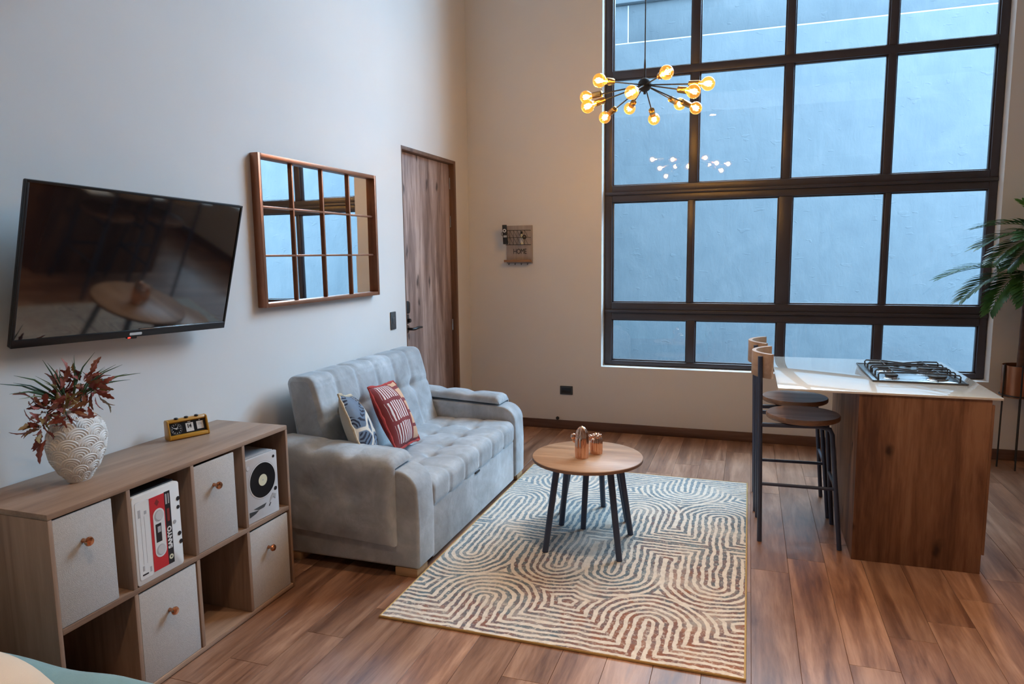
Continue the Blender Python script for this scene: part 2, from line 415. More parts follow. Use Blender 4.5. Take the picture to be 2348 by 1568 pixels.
# laminate planks
PW, PL = 0.183, 1.22
x = LX; row = 0
while x < RX - 0.01:
    x1 = min(x + PW, RX)
    off = (row * 0.47 + (row % 3) * 0.31) % 1.0 * PL
    y = 0.2 - off
    while y < BY:
        a, e = max(y, 0.2), min(y + PL, BY)
        if e - a > 0.03:
            o = MB().box(-(x1 - x) / 2 + .0005, (x1 - x) / 2 - .0005, -(e - a) / 2 + .0006, (e - a) / 2 - .0006, -0.0100, 0.0).build('plank', M['plank'], floor, loc=((x + x1) / 2, (a + e) / 2, 0), bevel=0.0009, seg=1)
        y += PL
    x = x1; row += 1
T = 0.2
wl = MB().box(LX - T, LX, RY, DY0, -0.12, CZ).box(LX - T, LX, DY1, BY + 0.3, -0.12, CZ).box(LX - T, LX, DY0, DY1, -0.12, -0.002).box(LX - T, LX, DY0, DY1, DZ, CZ)
struct(wl.build('wall_left', M['wall'], smooth=False))
wb = MB().box(LX, WX0, BY, BY + 0.25, -0.12, CZ).box(WX1, RX, BY, BY + 0.25, -0.12, CZ).box(WX0, WX1, BY, BY + 0.25, -0.12, WZ0).box(WX0, WX1, BY, BY + 0.25, WZ1, CZ)
struct(wb.build('wall_back', M['wall'], smooth=False))
struct(bx('wall_right', RX, RX + T, RY, BY + 0.25, -0.12, CZ, M['wall'], bevel=0))
struct(bx('wall_rear', LX - T, RX + T, RY - T, RY, -0.12, CZ, M['wall'], bevel=0))
struct(bx('ceiling', LX - T, RX + T, RY - T, BY + 0.25, CZ, CZ + 0.2, M['ceil'], bevel=0))
struct(bx('ceiling', LX, RX, RY, MY, MZ, MZ + 0.22, M['ceil'], bevel=0))
struct(bx('baseboard_back', LX, RX, BY - 0.014, BY, 0, 0.083, M['board'], bevel=0.002))
struct(bx('baseboard_left', LX, LX + 0.014, RY, DY0 - 0.01, 0, 0.083, M['board'], bevel=0.002))
struct(bx('baseboard_left', LX, LX + 0.014, DY1 + 0.01, BY - 0.014, 0, 0.083, M['board'], bevel=0.002))

# outside: wall of the light well in big plastered panels
EY = 14.0
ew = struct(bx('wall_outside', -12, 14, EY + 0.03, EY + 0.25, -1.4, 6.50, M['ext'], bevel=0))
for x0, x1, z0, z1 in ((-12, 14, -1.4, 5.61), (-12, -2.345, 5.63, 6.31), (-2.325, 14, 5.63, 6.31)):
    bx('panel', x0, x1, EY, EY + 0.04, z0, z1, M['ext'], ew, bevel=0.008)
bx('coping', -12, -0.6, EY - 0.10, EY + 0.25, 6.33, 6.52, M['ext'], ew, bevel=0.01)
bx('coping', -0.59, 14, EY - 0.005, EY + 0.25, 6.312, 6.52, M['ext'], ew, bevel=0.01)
M['mortar'] = plain('pale_mortar', (0.36, 0.42, 0.46), 0.9, var=0.1)
bx('joint_strip', -12, 14, EY + 0.006, EY + 0.035, 5.606, 5.634, M['mortar'], ew, bevel=0)
bx('joint_strip', -2.347, -2.323, EY + 0.006, EY + 0.035, 5.634, 6.31, M['mortar'], ew, bevel=0)
M['dark'] = plain('sky_blocker_dark', (0.09, 0.09, 0.095), 0.9, var=0.1, vscale=1.0)
struct(bx('added_sky_blocker', -4.6, -4.2, BY + 0.26, EY - 0.12, -1.4, 12.0, M['dark'], bevel=0))  # unseen slab added to block sky, so the outside wall darkens towards the left
struct(bx('floor_outside', -12, 14, BY + 0.25, EY + 0.3, -1.6, -1.4, M['ext'], bevel=0))

# window
win = struct(link('window_1', None)); win.empty_display_size = 0.1
FY0, FY1 = 6.265, 6.335
rows = [(0.645, 1.02), (1.175, 2.067), (2.21, 3.122), (3.188, 4.10), (4.166, 5.04), (5.106, 6.0)]
cols = [(-1.175, -0.509), (-0.439, 0.233), (0.297, 0.975), (1.035, 1.705)]
cols3 = [(-1.172, -0.511), (-0.468, 0.217), (0.321, 1.006), (1.043, 1.712)]
def bar(x0, x1, z0, z1, y0=FY0, y1=FY1, name='frame_bar'): return bx(name, x0, x1, y0, y1, z0, z1, M['frame'], win, bevel=0.004)
bar(-1.240, -1.175, 0.605, 6.055); bar(1.705, 1.762, 0.605, 6.055)
bar(-1.1745, 1.7045, 0.605, 0.645, FY0 - 0.01, FY1)
bar(-1.1745, 1.7045, 6.0, 6.055)
for k in range(5):
    z0, z1 = rows[k][1], rows[k + 1][0]
    if z1 - z0 > 0.1:
        zm = (z0 + z1) / 2
        bar(-1.1745, 1.7045, z0, zm - 0.012, FY0 - 0.004, FY1, 'transom'); bar(-1.1745, 1.7045, zm + 0.012, z1, FY0 - 0.004, FY1, 'transom')
        bar(-1.236, 1.758, zm - 0.013, zm + 0.013, FY0 - 0.022, FY1 - 0.01, 'transom_rib')
    else: bar(-1.1745, 1.7045, z0, z1, FY0 - 0.002, FY1, 'transom')
for k, (z0, z1) in enumerate(rows):
    cc = cols3 if k == 1 else cols
    for i in range(3):
        bar(cc[i][1], cc[i + 1][0], z0 + 0.0005, z1 - 0.0005, FY0 + (0.006 if k == 1 and i != 1 else -0.001), FY1, 'mullion')
    for i, (x0, x1) in enumerate(cc):
        # slim bead round the pane, then the glass
        for q in ((x0, x0 + 0.010, z0, z1), (x1 - 0.010, x1, z0, z1), (x0 + 0.010, x1 - 0.010, z0, z0 + 0.010), (x0 + 0.010, x1 - 0.010, z1 - 0.010, z1)):
            bx('glazing_bead', q[0], q[1], FY0 + 0.022, FY1 - 0.01, q[2], q[3], M['frame'], win, bevel=0.002)
        bx('pane', x0 + 0.004, x1 - 0.004, FY0 + 0.036, FY0 + 0.040, z0 + 0.004, z1 - 0.004, M['glass'], win, bevel=0, smooth=False)

# door, set back in its jamb
door = struct(link('door_1', None)); door.empty_display_size = 0.1
bx('door_leaf', LX - 0.085, LX - 0.045, DY0 + 0.012, DY1 - 0.040, 0.006, DZ - 0.030, M['door'], door, bevel=0.002)
bx('door_jamb', LX - 0.15, LX + 0.003, DY1 - 0.038, DY1, 0, DZ, M['jamb'], door, bevel=0.002)
bx('door_jamb', LX - 0.15, LX + 0.003, DY0, DY0 + 0.010, 0, DZ, M['jamb'], door, bevel=0.002)
bx('door_head', LX - 0.15, LX + 0.003, DY0 + 0.0105, DY1 - 0.0385, DZ - 0.028, DZ, M['jamb'], door, bevel=0.002)
bx('door_backing', LX - 0.19, LX - 0.152, DY0 + 0.001, DY1 - 0.001, 0.0, DZ - 0.001, M['jamb'], door, bevel=0)
for z in (2.25, 1.915, 0.99, 0.25):
    hb = MB().tube([(LX - 0.040, DY1 - 0.042, z - 0.05), (LX - 0.040, DY1 - 0.042, z + 0.05)], 0.007, 8)
    hb.build('hinge', M['steel'], door)
hy = DY0 + 0.065
MB().prism(rrect(hy - 0.032, hy + 0.032, 1.165, 1.265, 0.03), LX - 0.045, LX - 0.010, 0).build('keypad', M['black'], door, bevel=0.004)
MB().prism(rrect(hy - 0.026, hy + 0.026, 1.085, 1.160, 0.008), LX - 0.045, LX - 0.02, 0).build('lock_housing', M['black'], door, bevel=0.003)
MB().tube([(LX - 0.02, hy, 1.112), (LX + 0.004, hy, 1.112)], 0.016, 14).build('lock_turn', M['black'], door)
MB().tube([(LX - 0.045, hy, 1.045), (LX - 0.022, hy, 1.045)], 0.033, 20).build('handle_rose', M['black'], door, bevel=0.003)
MB().tube([(LX - 0.03, hy, 1.045), (LX + 0.022, hy, 1.045), (LX + 0.030, hy + 0.02, 1.045), (LX + 0.030, hy + 0.09, 1.050), (LX + 0.028, hy + 0.15, 1.047)], [0.011, 0.011, 0.012, 0.011, 0.008], 10).build('door_handle', M['black'], door)

# ------------------------------------------------------------------ lights that the room has
def downlight(xx, yy, z, label):
    t = thing('downlight', label, 'downlight', (xx, yy, z), 'recessed ceiling downlights')
    MB().lathe([(0.042, -0.002), (0.058, -0.004), (0.06, 0.0), (0.045, 0.0)], 28).build('trim_ring', M['white'], t)
    MB().lathe([(0.0001, -0.0025), (0.041, -0.0025)], 28).build('lens', M['lens'], t)
    l = bpy.data.lights.new('downlight_lamp', 'SPOT'); l.energy = DOWN_W; l.color = (1.0, 0.67, 0.40); l.spot_size = math.radians(94); l.spot_blend = 0.9; l.shadow_soft_size = 0.05
    o = bpy.data.objects.new('downlight_lamp', l); COL.objects.link(o); o.parent = t; o.location = (0, 0, -0.02)
M['lens'] = emit('lit_lens', (1.0, 0.85, 0.66), 14.0)
for xx, yy, lb in ((-0.51, 2.83, 'recessed warm downlight at the edge of the low ceiling'), (1.556, 2.83, 'recessed warm downlight in low ceiling, nearest the kitchen island'),
                   (-0.88, 0.9, 'recessed warm downlight over the bed by the left wall'), (0.49, 0.9, 'recessed warm downlight in the middle of the low ceiling'), (1.866, 0.9, 'recessed warm downlight by the right wall')):
    downlight(xx, yy, MZ, lb)

# ------------------------------------------------------------------ rug
RX0, RY0, RW, RL = -1.533, 2.607, 1.562, 2.376
rug = thing('area_rug', 'cream area rug with blue and rust maze-like swirl lines under the round table', 'rug', (RX0, RY0, 0))
MB().grid(lambda a, c: (a * RW, c * RL, 0.010), 2, 2).box(0, RW, 0, RL, 0.0005, 0.0098).build('pile', M['rug'], rug, smooth=False)
e = 0.006
MB().tube([(0, 0, e), (RW, 0, e), (RW, RL, e), (0, RL, e)], 0.006, 8, closed=True).build('binding', M['binding'], rug)

# ------------------------------------------------------------------ television on tilting bracket
q0, q1, q2, q3 = Vector((-2.301, 1.737, 1.889)), Vector((-2.266, 2.748, 1.860)), Vector((-2.410, 2.730, 1.283)), Vector((-2.445, 1.719, 1.312))
ax = ((q1 - q0) + (q2 - q3)).normalized(); dn = ((q3 - q0) + (q2 - q1)); dn = (dn - ax * dn.dot(ax)).normalized(); nz = (ax.cross(-dn)).normalized()
TW = ((q1 - q0).length + (q2 - q3).length) / 2; TH = ((q3 - q0).length + (q2 - q1).length) / 2
ctr = (q0 + q1 + q2 + q3) / 4
tv = thing('television', 'flat black television tilted down on a bracket on the left wall', 'television')
tv.matrix_world = frame_matrix(ctr, ax, -dn, nz)      # local x right, y up, z out of the screen
hw, hh = TW / 2, TH / 2
MB().prism(rrect(-hw, hw, -hh, hh, 0.006, 3), -0.018, -0.004, 2).build('back_shell', M['black'], tv, bevel=0.003)
m, nt, b = new_mat('tv_screen'); b.inputs['Base Color'].default_value = (0.008, 0.0075, 0.009, 1); b.inputs['Roughness'].default_value = 0.045; b.inputs['IOR'].default_value = 2.2
n = noise(nt, coords(nt), 300, 2); bump(nt, b, n.outputs[0], 0.01, 0.001); M['screen'] = m
bx('screen', -hw + 0.010, hw - 0.010, -hh + 0.030, hh - 0.010, -0.004, 0.000, M['screen'], tv, bevel=0)
for nm, r_ in (('bezel_bottom', (-hw, hw, -hh, -hh + 0.0295)), ('bezel_top', (-hw, hw, hh - 0.0095, hh)), ('bezel_side', (-hw, -hw + 0.0095, -hh + 0.0295, hh - 0.0095)), ('bezel_side', (hw - 0.0095, hw, -hh + 0.0295, hh - 0.0095))):
    bx(nm, r_[0], r_[1], r_[2], r_[3], -0.004, 0.004, M['black'], tv, bevel=0.0015)
bx('screen_trim', 0.02, hw - 0.012, -hh + 0.0300, -hh + 0.0325, 0.000, 0.0045, M['chrome'], tv, bevel=0.0005)
MB().prism(rrect(-0.028, 0.032, -hh + 0.008, -hh + 0.019, 0.004, 3), 0.004, 0.0055, 2).build('badge', M['white'], tv)
MB().prism(rrect(-0.032, 0.014, -hh - 0.009, -hh + 0.001, 0.004, 3), -0.012, 0.0, 2).build('sensor', M['black'], tv)
M['led'] = emit('red_led', (1.0, 0.03, 0.02), 3.0)
bx('standby_light', -0.030, -0.018, -hh - 0.006, -hh - 0.001, 0.0, 0.001, M['led'], tv, bevel=0)
bx('bracket_plate', -0.2, 0.2, -0.10, 0.08, -0.028, -0.018, M['matte'], tv, bevel=0.002)
MB().tube([(0, -0.02, -0.028), (0, -0.06, -0.115)], 0.022, 10).build('bracket_arm', M['matte'], tv)

# ------------------------------------------------------------------ gridded mirror
mir = thing('window_mirror', 'wall mirror in a copper grid frame of twelve panes beside the door', 'mirror', (LX, 3.7315, 1.7575))
my, mz, md = 0.615, 0.410, 0.052
for s in (-1, 1):
    bx('frame_side', 0.0005, md, s * my - (0.024 if s > 0 else 0), s * my + (0.024 if s < 0 else 0), -mz, mz, M['mirframe'], mir, bevel=0.003)
    bx('frame_rail', 0.0005, md, -my + 0.0245, my - 0.0245, s * mz - (0.024 if s > 0 else 0), s * mz + (0.024 if s < 0 else 0), M['mirframe'], mir, bevel=0.003)
bx('backing', 0.002, 0.012, -my + 0.02, my - 0.02, -mz + 0.02, mz - 0.02, M['matte'], mir, bevel=0)
iy, iz = my - 0.0245, mz - 0.0245
cw, ch, bw = (2 * iy - 3 * 0.012) / 4, (2 * iz - 2 * 0.012) / 3, 0.012
for i in range(3):
    y = -iy + (i + 1) * cw + i * bw; bx('muntin', 0.012, 0.032, y, y + bw, -iz, iz, M['mirframe'], mir, bevel=0.0015)
for j in range(2):
    z = -iz + (j + 1) * ch + j * bw
    for i in range(4):
        y = -iy + i * (cw + bw); bx('muntin', 0.012, 0.031, y, y + cw, z, z + bw, M['mirframe'], mir, bevel=0.0015)
for i in range(4):
    for j in range(3):
        y = -iy + i * (cw + bw); z = -iz + j * (ch + bw)
        o = bx('mirror_pane', -0.002, 0.002, -cw / 2, cw / 2, -ch / 2, ch / 2, M['mirror'], mir, bevel=0, smooth=False)
        o.location = (0.016, y + cw / 2, z + ch / 2)
        o.rotation_euler = (0, random.uniform(-0.004, 0.004), random.uniform(-0.006, 0.006))

# switch, socket, door stop
sw = thing('light_switch', 'dark grey wall switch plate between mirror and door', 'switch', (LX, 4.613, 1.138))
M['plate'] = plain('charcoal_plate', (0.045, 0.05, 0.055), 0.4, var=0.03); M['plate2'] = plain('charcoal_rocker', (0.075, 0.08, 0.085), 0.35, var=0.03)
MB().prism(rrect(-0.039, 0.039, -0.066, 0.066, 0.006), 0.0003, 0.008, 0).build('switch_plate', M['plate'], sw, bevel=0.0015)
bx('rocker', 0.008, 0.011, -0.017, 0.017, -0.025, 0.025, M['plate2'], sw)
so = thing('wall_socket', 'black wall socket plate low on the wall below the window corner', 'socket', (-1.568, BY, 0.366))
MB().prism(rrect(-0.060, 0.060, -0.040, 0.040, 0.005), -0.008, -0.0003, 1).build('socket_plate', M['plate'], so, bevel=0.0015)
bx('socket_insert', -0.045, 0.045, -0.010, -0.008, -0.024, 0.024, M['black'], so, bevel=0.0008)
st = thing('door_stop', 'small round metal knob low on the wall just above the baseboard', 'door stop', (-1.648, BY, 0.103))
MB().tube([(0, -0.0003, 0), (0, -0.02, 0)], 0.008, 10).build('stem', M['steel'], st)
MB().tube([(0, -0.02, 0), (0, -0.03, 0)], 0.016, 14).build('bumper', M['matte'], st, bevel=0.003)

# ------------------------------------------------------------------ HOME key rack
M['rack'] = wood('rack_greywood', (0.29, 0.25, 0.23), (0.38, 0.33, 0.31), (0.46, 0.40, 0.38), axis=2, rough=0.7)
M['rackledge'] = wood('rack_ledge', (0.22, 0.11, 0.06), (0.32, 0.18, 0.10), (0.40, 0.24, 0.14), axis=0, rough=0.6)
hr = thing('key_rack', 'small wooden wall rack lettered HOME with black wire basket and ledge', 'key rack', (-2.008, BY, 1.534))
bx('backboard', -0.125, 0.125, -0.014, -0.0004, 0, 0.345, M['rack'], hr, bevel=0.002)
bx('ledge', -0.135, 0.118, -0.065, -0.0142, 0.012, 0.034, M['rackledge'], hr, bevel=0.002)
for i in range(4):
    xx = -0.095 + i * 0.06
    MB().tube([(xx, -0.02, 0.004), (xx, -0.034, -0.012), (xx, -0.044, -0.010), (xx, -0.046, 0.002)], 0.0022, 6).build('hook', M['matte'], hr)
wb_ = MB()
z0, z1, y0, y1 = 0.170, 0.300, -0.075, -0.015
for z, r in ((z1, 0.0026), (z0, 0.0026), ((z0 + z1) / 2, 0.002)):
    wb_.tube([(-0.110, y1, z), (-0.110, y0, z), (0.110, y0, z), (0.110, y1, z)], r, 6)
wb_.build('basket_ring', M['matte'], hr)
wz = MB()
for i in range(6):
    a = -0.105 + i * 0.035
    for zz0, zz1 in ((z0, (z0 + z1) / 2), ((z0 + z1) / 2, z1)):
        wz.tube([(a, y0, zz1), (a, y0, zz0)], 0.0014, 5); wz.tube([(a, y0, zz1), (a + 0.035, y0, zz0)], 0.0014, 5)
wz.build('basket_wire', M['matte'], hr)
t = link('lettering', text_mesh('HOME', 0.066, M['matte'], 0.0012, 0.0, 0.95, 0.72), hr)
t.matrix_local = Matrix.Translation((0.006, -0.0155, 0.108)) @ Matrix.Rotation(PI / 2, 4, 'X')
ka = thing('corkscrew', 'black corkscrew with white badge hanging on the left of the key rack', 'corkscrew', (-2.118, BY - 0.088, 1.72))
MB().prism([(-0.018, -0.01), (0.026, -0.01), (0.014, 0.165), (-0.026, 0.165)], -0.012, 0.010, 1).build('body', M['black'], ka, bevel=0.004)
MB().prism(disc(0.016, -0.002, 0.112), -0.0145, -0.012, 1).build('badge', M['white'], ka)
MB().prism(disc(0.008, -0.002, 0.112), -0.016, -0.0145, 1).build('badge_centre', M['ink'], ka)
bx('badge_label', -0.012, 0.020, -0.0145, -0.012, 0.052, 0.070, M['grey'], ka, bevel=0)
MB().tube([(-0.026, 0, 0.10), (-0.036, 0, 0.092), (-0.034, 0, 0.072), (-0.020, 0, 0.066)], 0.0025, 6).build('ring', M['matte'], ka)
kb = thing('small_bottle', 'tiny bottle with dark cap and pale label standing in the wire basket', 'bottle', (-1.975, BY - 0.045, 1.706))
MB().lathe([(0.0001, 0), (0.016, 0), (0.017, 0.004), (0.017, 0.07), (0.012, 0.085), (0.008, 0.09), (0.008, 0.096)], 16).build('body', M['cream'], kb)
MB().lathe([(0.0095, 0.096), (0.0105, 0.097), (0.0105, 0.118), (0.0001, 0.120)], 16).build('cap', M['ink'], kb)
MB().lathe([(0.0173, 0.012), (0.0176, 0.013), (0.0176, 0.055), (0.0173, 0.056)], 16).build('label_band', M['white'], kb)
kc = thing('round_key_fob', 'round black fob ring hanging on front of the wire basket', 'key fob', (-1.937, BY - 0.082, 1.772))
MB().tube([(0.015 * math.cos(a * PI / 8), 0, 0.015 * math.sin(a * PI / 8)) for a in range(16)], 0.0055, 8, closed=True).build('ring', M['black'], kc)

# ------------------------------------------------------------------ cube shelf
SX0, SX1, SY0, SY1, SZ = -2.503, -2.088, 1.531, 2.750, 0.816
sh = thing('cube_shelf', 'low oak cube shelf of eight compartments against the left wall', 'shelf', (0, 0, 0))
bx('top_board', SX0, SX1, SY0, SY1, SZ - 0.020, SZ, M['shelf'], sh)
bx('bottom_board', SX0, SX1, SY0 + 0.0165, SY1 - 0.0165, 0.004, 0.024, M['shelf'], sh)
for a in (SY0, SY1 - 0.016): bx('side_board', SX0, SX1, a, a + 0.016, 0.001, SZ - 0.0202, M['shelf_v'], sh)
DIV = [1.828, 2.133, 2.433]
for a in DIV:
    bx('divider', SX0 + 0.008, SX1 - 0.001, a, a + 0.017, 0.0242, 0.3995, M['shelf_v'], sh, bevel=0.001)
    bx('divider', SX0 + 0.008, SX1 - 0.001, a, a + 0.017, 0.4205, SZ - 0.0202, M['shelf_v'], sh, bevel=0.001)
bx('middle_board', SX0 + 0.008, SX1 - 0.0005, SY0 + 0.0165, SY1 - 0.0165, 0.400, 0.420, M['shelf'], sh, bevel=0.001)
bx('back_panel', SX0, SX0 + 0.006, SY0 + 0.0165, SY1 - 0.0165, 0.0242, SZ - 0.0202, M['shelf_v'], sh, bevel=0)

def storage_bin(y0, y1, z0, z1, ky, kz, label):
    t = thing('storage_bin', label, 'storage bin', (SX1, (y0 + y1) / 2, z0), 'grey linen bins in the cube shelf')
    hw_ = (y1 - y0) / 2; H = z1 - z0
    mb = MB(); d = -0.36
    mb.box(-0.012, -0.004, -hw_, hw_, 0, H); mb.box(d, d + 0.008, -hw_, hw_, 0, H - 0.01)
    mb.box(d + 0.008, -0.012, -hw_, -hw_ + 0.008, 0, H - 0.01); mb.box(d + 0.008, -0.012, hw_ - 0.008, hw_, 0, H - 0.01); mb.box(d + 0.008, -0.012, -hw_ + 0.008, hw_ - 0.008, 0, 0.008)
    mb.build('body', M['linen'], t, bevel=0.0025)
    kn = MB().lathe([(0.0001, 0.0), (0.008, 0.0), (0.0065, 0.010), (0.008, 0.017), (0.0145, 0.022), (0.0165, 0.028), (0.0135, 0.034), (0.0001, 0.036)], 20)
    kn.xf(Matrix.Rotation(PI / 2, 4, 'Y')).build('knob', M['knob'], t, loc=(-0.004, ky - (y0 + y1) / 2, kz - z0))
storage_bin(1.549, 1.769, 0.4212, 0.790, 1.650, 0.684, 'grey linen bin, upper leftmost beneath the vase')
storage_bin(2.151, 2.383, 0.4212, 0.785, 2.256, 0.680, 'grey linen bin on the upper row between cassette box and turntable box')
storage_bin(1.849, 2.128, 0.0252, 0.392, 1.982, 0.268, 'grey linen bin on the bottom row below the cassette box')
storage_bin(2.454, 2.722, 0.0252, 0.390, 2.572, 0.276, 'grey linen bin at lower right beneath the turntable box')

# cassette-printed box (front local: x = along +Y, y = up, z = out to the room)
def front_frame(xf, yc, z): return frame_matrix(Vector((xf, yc, z)), Vector((0, 1, 0)), Vector((0, 0, 1)), Vector((1, 0, 0)))
W2, H2 = 0.110, 0.338
cb = thing('cassette_box', 'upright storage box printed as a white and red audio cassette', 'box')
cb.matrix_world = front_frame(SX1 - 0.002, 1.958, 0.4215)
MB().prism(rrect(-W2, W2, 0, H2, 0.012, 4), -0.022, 0, 2).build('front_panel', M['white'], cb, bevel=0.001)
MB().box(-W2 + 0.004, W2 - 0.006, 0.001, H2 - 0.006, -0.30, -0.0225).build('body', M['kraft'], cb, bevel=0.002)
bx('lid', -W2 + 0.002, W2 - 0.004, H2 - 0.005, H2 + 0.004, -0.30, -0.023, M['ink'], cb, bevel=0.001)
MB().prism(rrect(-W2 + 0.010, -0.036, 0.018, H2 - 0.022, 0.008, 3), 0, 0.0006, 2).build('label_area', M['lgrey'], cb)
MB().prism(rrect(-W2 + 0.012, -0.038, 0.020, H2 - 0.024, 0.008, 3), 0.0006, 0.0012, 2).build('label_paper', M['white'], cb)
for xx in (-0.062, -0.078):
    bx('rule_line', xx, xx + 0.001, 0.075, 0.255, 0.0012, 0.0016, M['grey'], cb, bevel=0)
bx('label_print', -0.088, -0.077, 0.255, 0.285, 0.0012, 0.0016, M['grey'], cb, bevel=0)
bx('label_print', -0.060, -0.050, 0.262, 0.275, 0.0012, 0.0016, M['grey'], cb, bevel=0)
bx('label_print', -0.084, -0.076, 0.050, 0.070, 0.0012, 0.0016, M['grey'], cb, bevel=0)
t = link('lettering', text_mesh('1', 0.036, M['ink'], 0.0003, 0.001), cb); t.matrix_local = Matrix.Translation((-0.072, 0.036, 0.0015)) @ Matrix.Rotation(PI / 2, 4, 'Z')
bx('label_print', -0.052, -0.044, 0.036, 0.056, 0.0012, 0.0016, M['grey'], cb, bevel=0)
bx('red_band', -0.034, 0.036, 0.026, H2 - 0.026, 0, 0.0008, M['red'], cb, bevel=0)
bx('black_strip', 0.0365, 0.064, 0.026, H2 - 0.024, 0, 0.0008, M['ink'], cb, bevel=0)
MB().prism(rrect(-0.022, 0.031, 0.072, 0.262, 0.026, 8), 0.0008, 0.0016, 2).build('reel_window', M['white'], cb)
for zc in (0.100, 0.234):
    MB().prism(disc(0.0215, 0.0045, zc), 0.0016, 0.0020, 2).build('reel', M['grey'], cb)
    MB().prism(disc(0.0185, 0.008, zc), 0.0020, 0.0024, 2).build('reel_hub', M['lgrey'], cb)
bx('tape_window', -0.014, 0.012, 0.133, 0.204, 0.0016, 0.0022, M['ink'], cb, bevel=0)
bx('tape_view', -0.006, 0.009, 0.170, 0.193, 0.0022, 0.0026, M['grey'], cb, bevel=0)
t = link('lettering', text_mesh('SANYO', 0.0265, M['white'], 0.0003, 0.0012, 1.0), cb); t.matrix_local = Matrix.Translation((0.0505, 0.131, 0.0010)) @ Matrix.Rotation(PI / 2, 4, 'Z')
MB().prism(disc(0.010, 0.0505, 0.053), 0.0008, 0.0013, 2).build('emblem', M['cream'], cb)
MB().prism(disc(0.004, 0.0505, 0.053, 6), 0.0013, 0.0016, 2).build('emblem', M['ink'], cb)
bx('strip_print', 0.044, 0.056, 0.196, 0.246, 0.0008, 0.0013, M['dkred'], cb, bevel=0)
bx('strip_print', 0.040, 0.048, 0.265, 0.305, 0.0008, 0.0013, M['grey'], cb, bevel=0)
bx('strip_print', 0.053, 0.058, 0.265, 0.305, 0.0008, 0.0013, M['grey'], cb, bevel=0)
MB().prism([(0.0, 0.272), (0.011, 0.286), (0.0, 0.300), (-0.011, 0.286)], 0.0008, 0.0011, 2).build('band_mark', M['dkred'], cb)
for xx, zz, r in ((0.102, 0.268, 0.0085), (0.100, 0.234, 0.0075), (0.098, 0.128, 0.0085), (0.103, 0.094, 0.0085)):
    MB().prism(disc(r, xx, zz), 0.0001, 0.0012, 2).build('punched_hole', M['ink'], cb)
MB().prism(disc(0.0075, 0.078, 0.182), 0.0001, 0.0012, 2).build('screw', M['grey'], cb)

# turntable-printed box
tb = thing('turntable_box', 'pale grey storage box printed with a turntable and black record', 'box')
tb.matrix_world = front_frame(SX1 - 0.010, 2.563, 0.4215) @ Matrix.Rotation(math.radians(-4), 4, 'Y')
W3, H3 = 0.102, 0.298
MB().prism(rrect(-W3, W3, 0, H3, 0.006, 3), -0.012, 0, 2).build('front_panel', M['lgrey'], tb, bevel=0.001)
MB().box(-W3 - 0.006, W3 - 0.006, 0.001, H3 - 0.004, -0.30, -0.0125).build('body', M['plate2'], tb, bevel=0.002)
MB().box(-W3 - 0.004, W3 - 0.008, H3 - 0.0035, H3 + 0.002, -0.30, -0.016).build('lid', M['grey'], tb, bevel=0.001)
MB().prism(disc(0.088, 0.004, 0.180, 48), 0, 0.0006, 2).build('platter', M['grey'], tb)
MB().prism(disc(0.085, 0.004, 0.180, 48), 0.0006, 0.0010, 2).build('platter_rim', M['white'], tb)
MB().prism(disc(0.081, 0.004, 0.180, 48), 0.0010, 0.0016, 2).build('record', M['dial'], tb)
MB().prism(disc(0.027, 0.004, 0.180, 32), 0.0016, 0.0020, 2).build('record_label', M['cream'], tb)
MB().prism(disc(0.003, 0.004, 0.180, 12), 0.0020, 0.0026, 2).build('spindle', M['grey'], tb)
for xx, zz, r, mm in ((0.080, 0.272, 0.007, 'ink'), (0.084, 0.116, 0.0095, 'ink'), (-0.083, 0.258, 0.011, 'grey')):
    MB().prism(disc(r, xx, zz), 0, 0.0010, 2).build('dial', M[mm], tb)
MB().prism(disc(0.0095, -0.083, 0.258), 0.0010, 0.0014, 2).build('dial', M['lgrey'], tb)
MB().prism([(0.062, 0.100), (0.085, 0.090), (0.080, 0.068), (0.066, 0.080), (0.052, 0.070), (0.040, 0.060), (0.048, 0.082)], 0, 0.0012, 2).build('tonearm_base', M['grey'], tb)
MB().prism([(-0.060, 0.060), (0.020, 0.066), (0.004, 0.050), (-0.030, 0.048)], 0, 0.0012, 2).build('tonearm', M['plate2'], tb)
MB().prism([(-0.088, 0.052), (-0.030, 0.046), (-0.050, 0.036), (-0.088, 0.028)], 0, 0.0012, 2).build('headshell', M['plate'], tb)
MB().prism([(0.036, 0.048), (0.046, 0.060), (0.050, 0.058), (0.040, 0.044)], 0, 0.0012, 2).build('lift_lever', M['plate2'], tb)

# ------------------------------------------------------------------ flip clock
cl = thing('flip_clock', 'mustard yellow retro flip clock with three black buttons on the oak shelf', 'clock', (0, 0, 0))
pL, pR = Vector((-2.398, 2.347, 0.8163)), Vector((-2.330, 2.513, 0.8163))
cx_ = (pR - pL).normalized(); CWd = (pR - pL).length
cl.matrix_world = frame_matrix((pL + pR) / 2, cx_, Vector((0, 0, 1)).cross(cx_), Vector((0, 0, 1)))  # local x along face, y to the wall, z up
CH_, CD = 0.088, 0.058
prof = [(0.0, 0.006), (0.006, 0.0), (CD - 0.006, 0.0), (CD, 0.006), (CD, CH_ - 0.008), (CD - 0.008, CH_), (0.030, CH_), (0.022, CH_ - 0.004)]
prof2 = [(p[0], p[1]) for p in prof]
mb = MB().prism([(p[0], p[1]) for p in prof2], -CWd / 2, -CWd / 2 + 0.007, 0).prism([(p[0], p[1]) for p in prof2], CWd / 2 - 0.007, CWd / 2, 0)
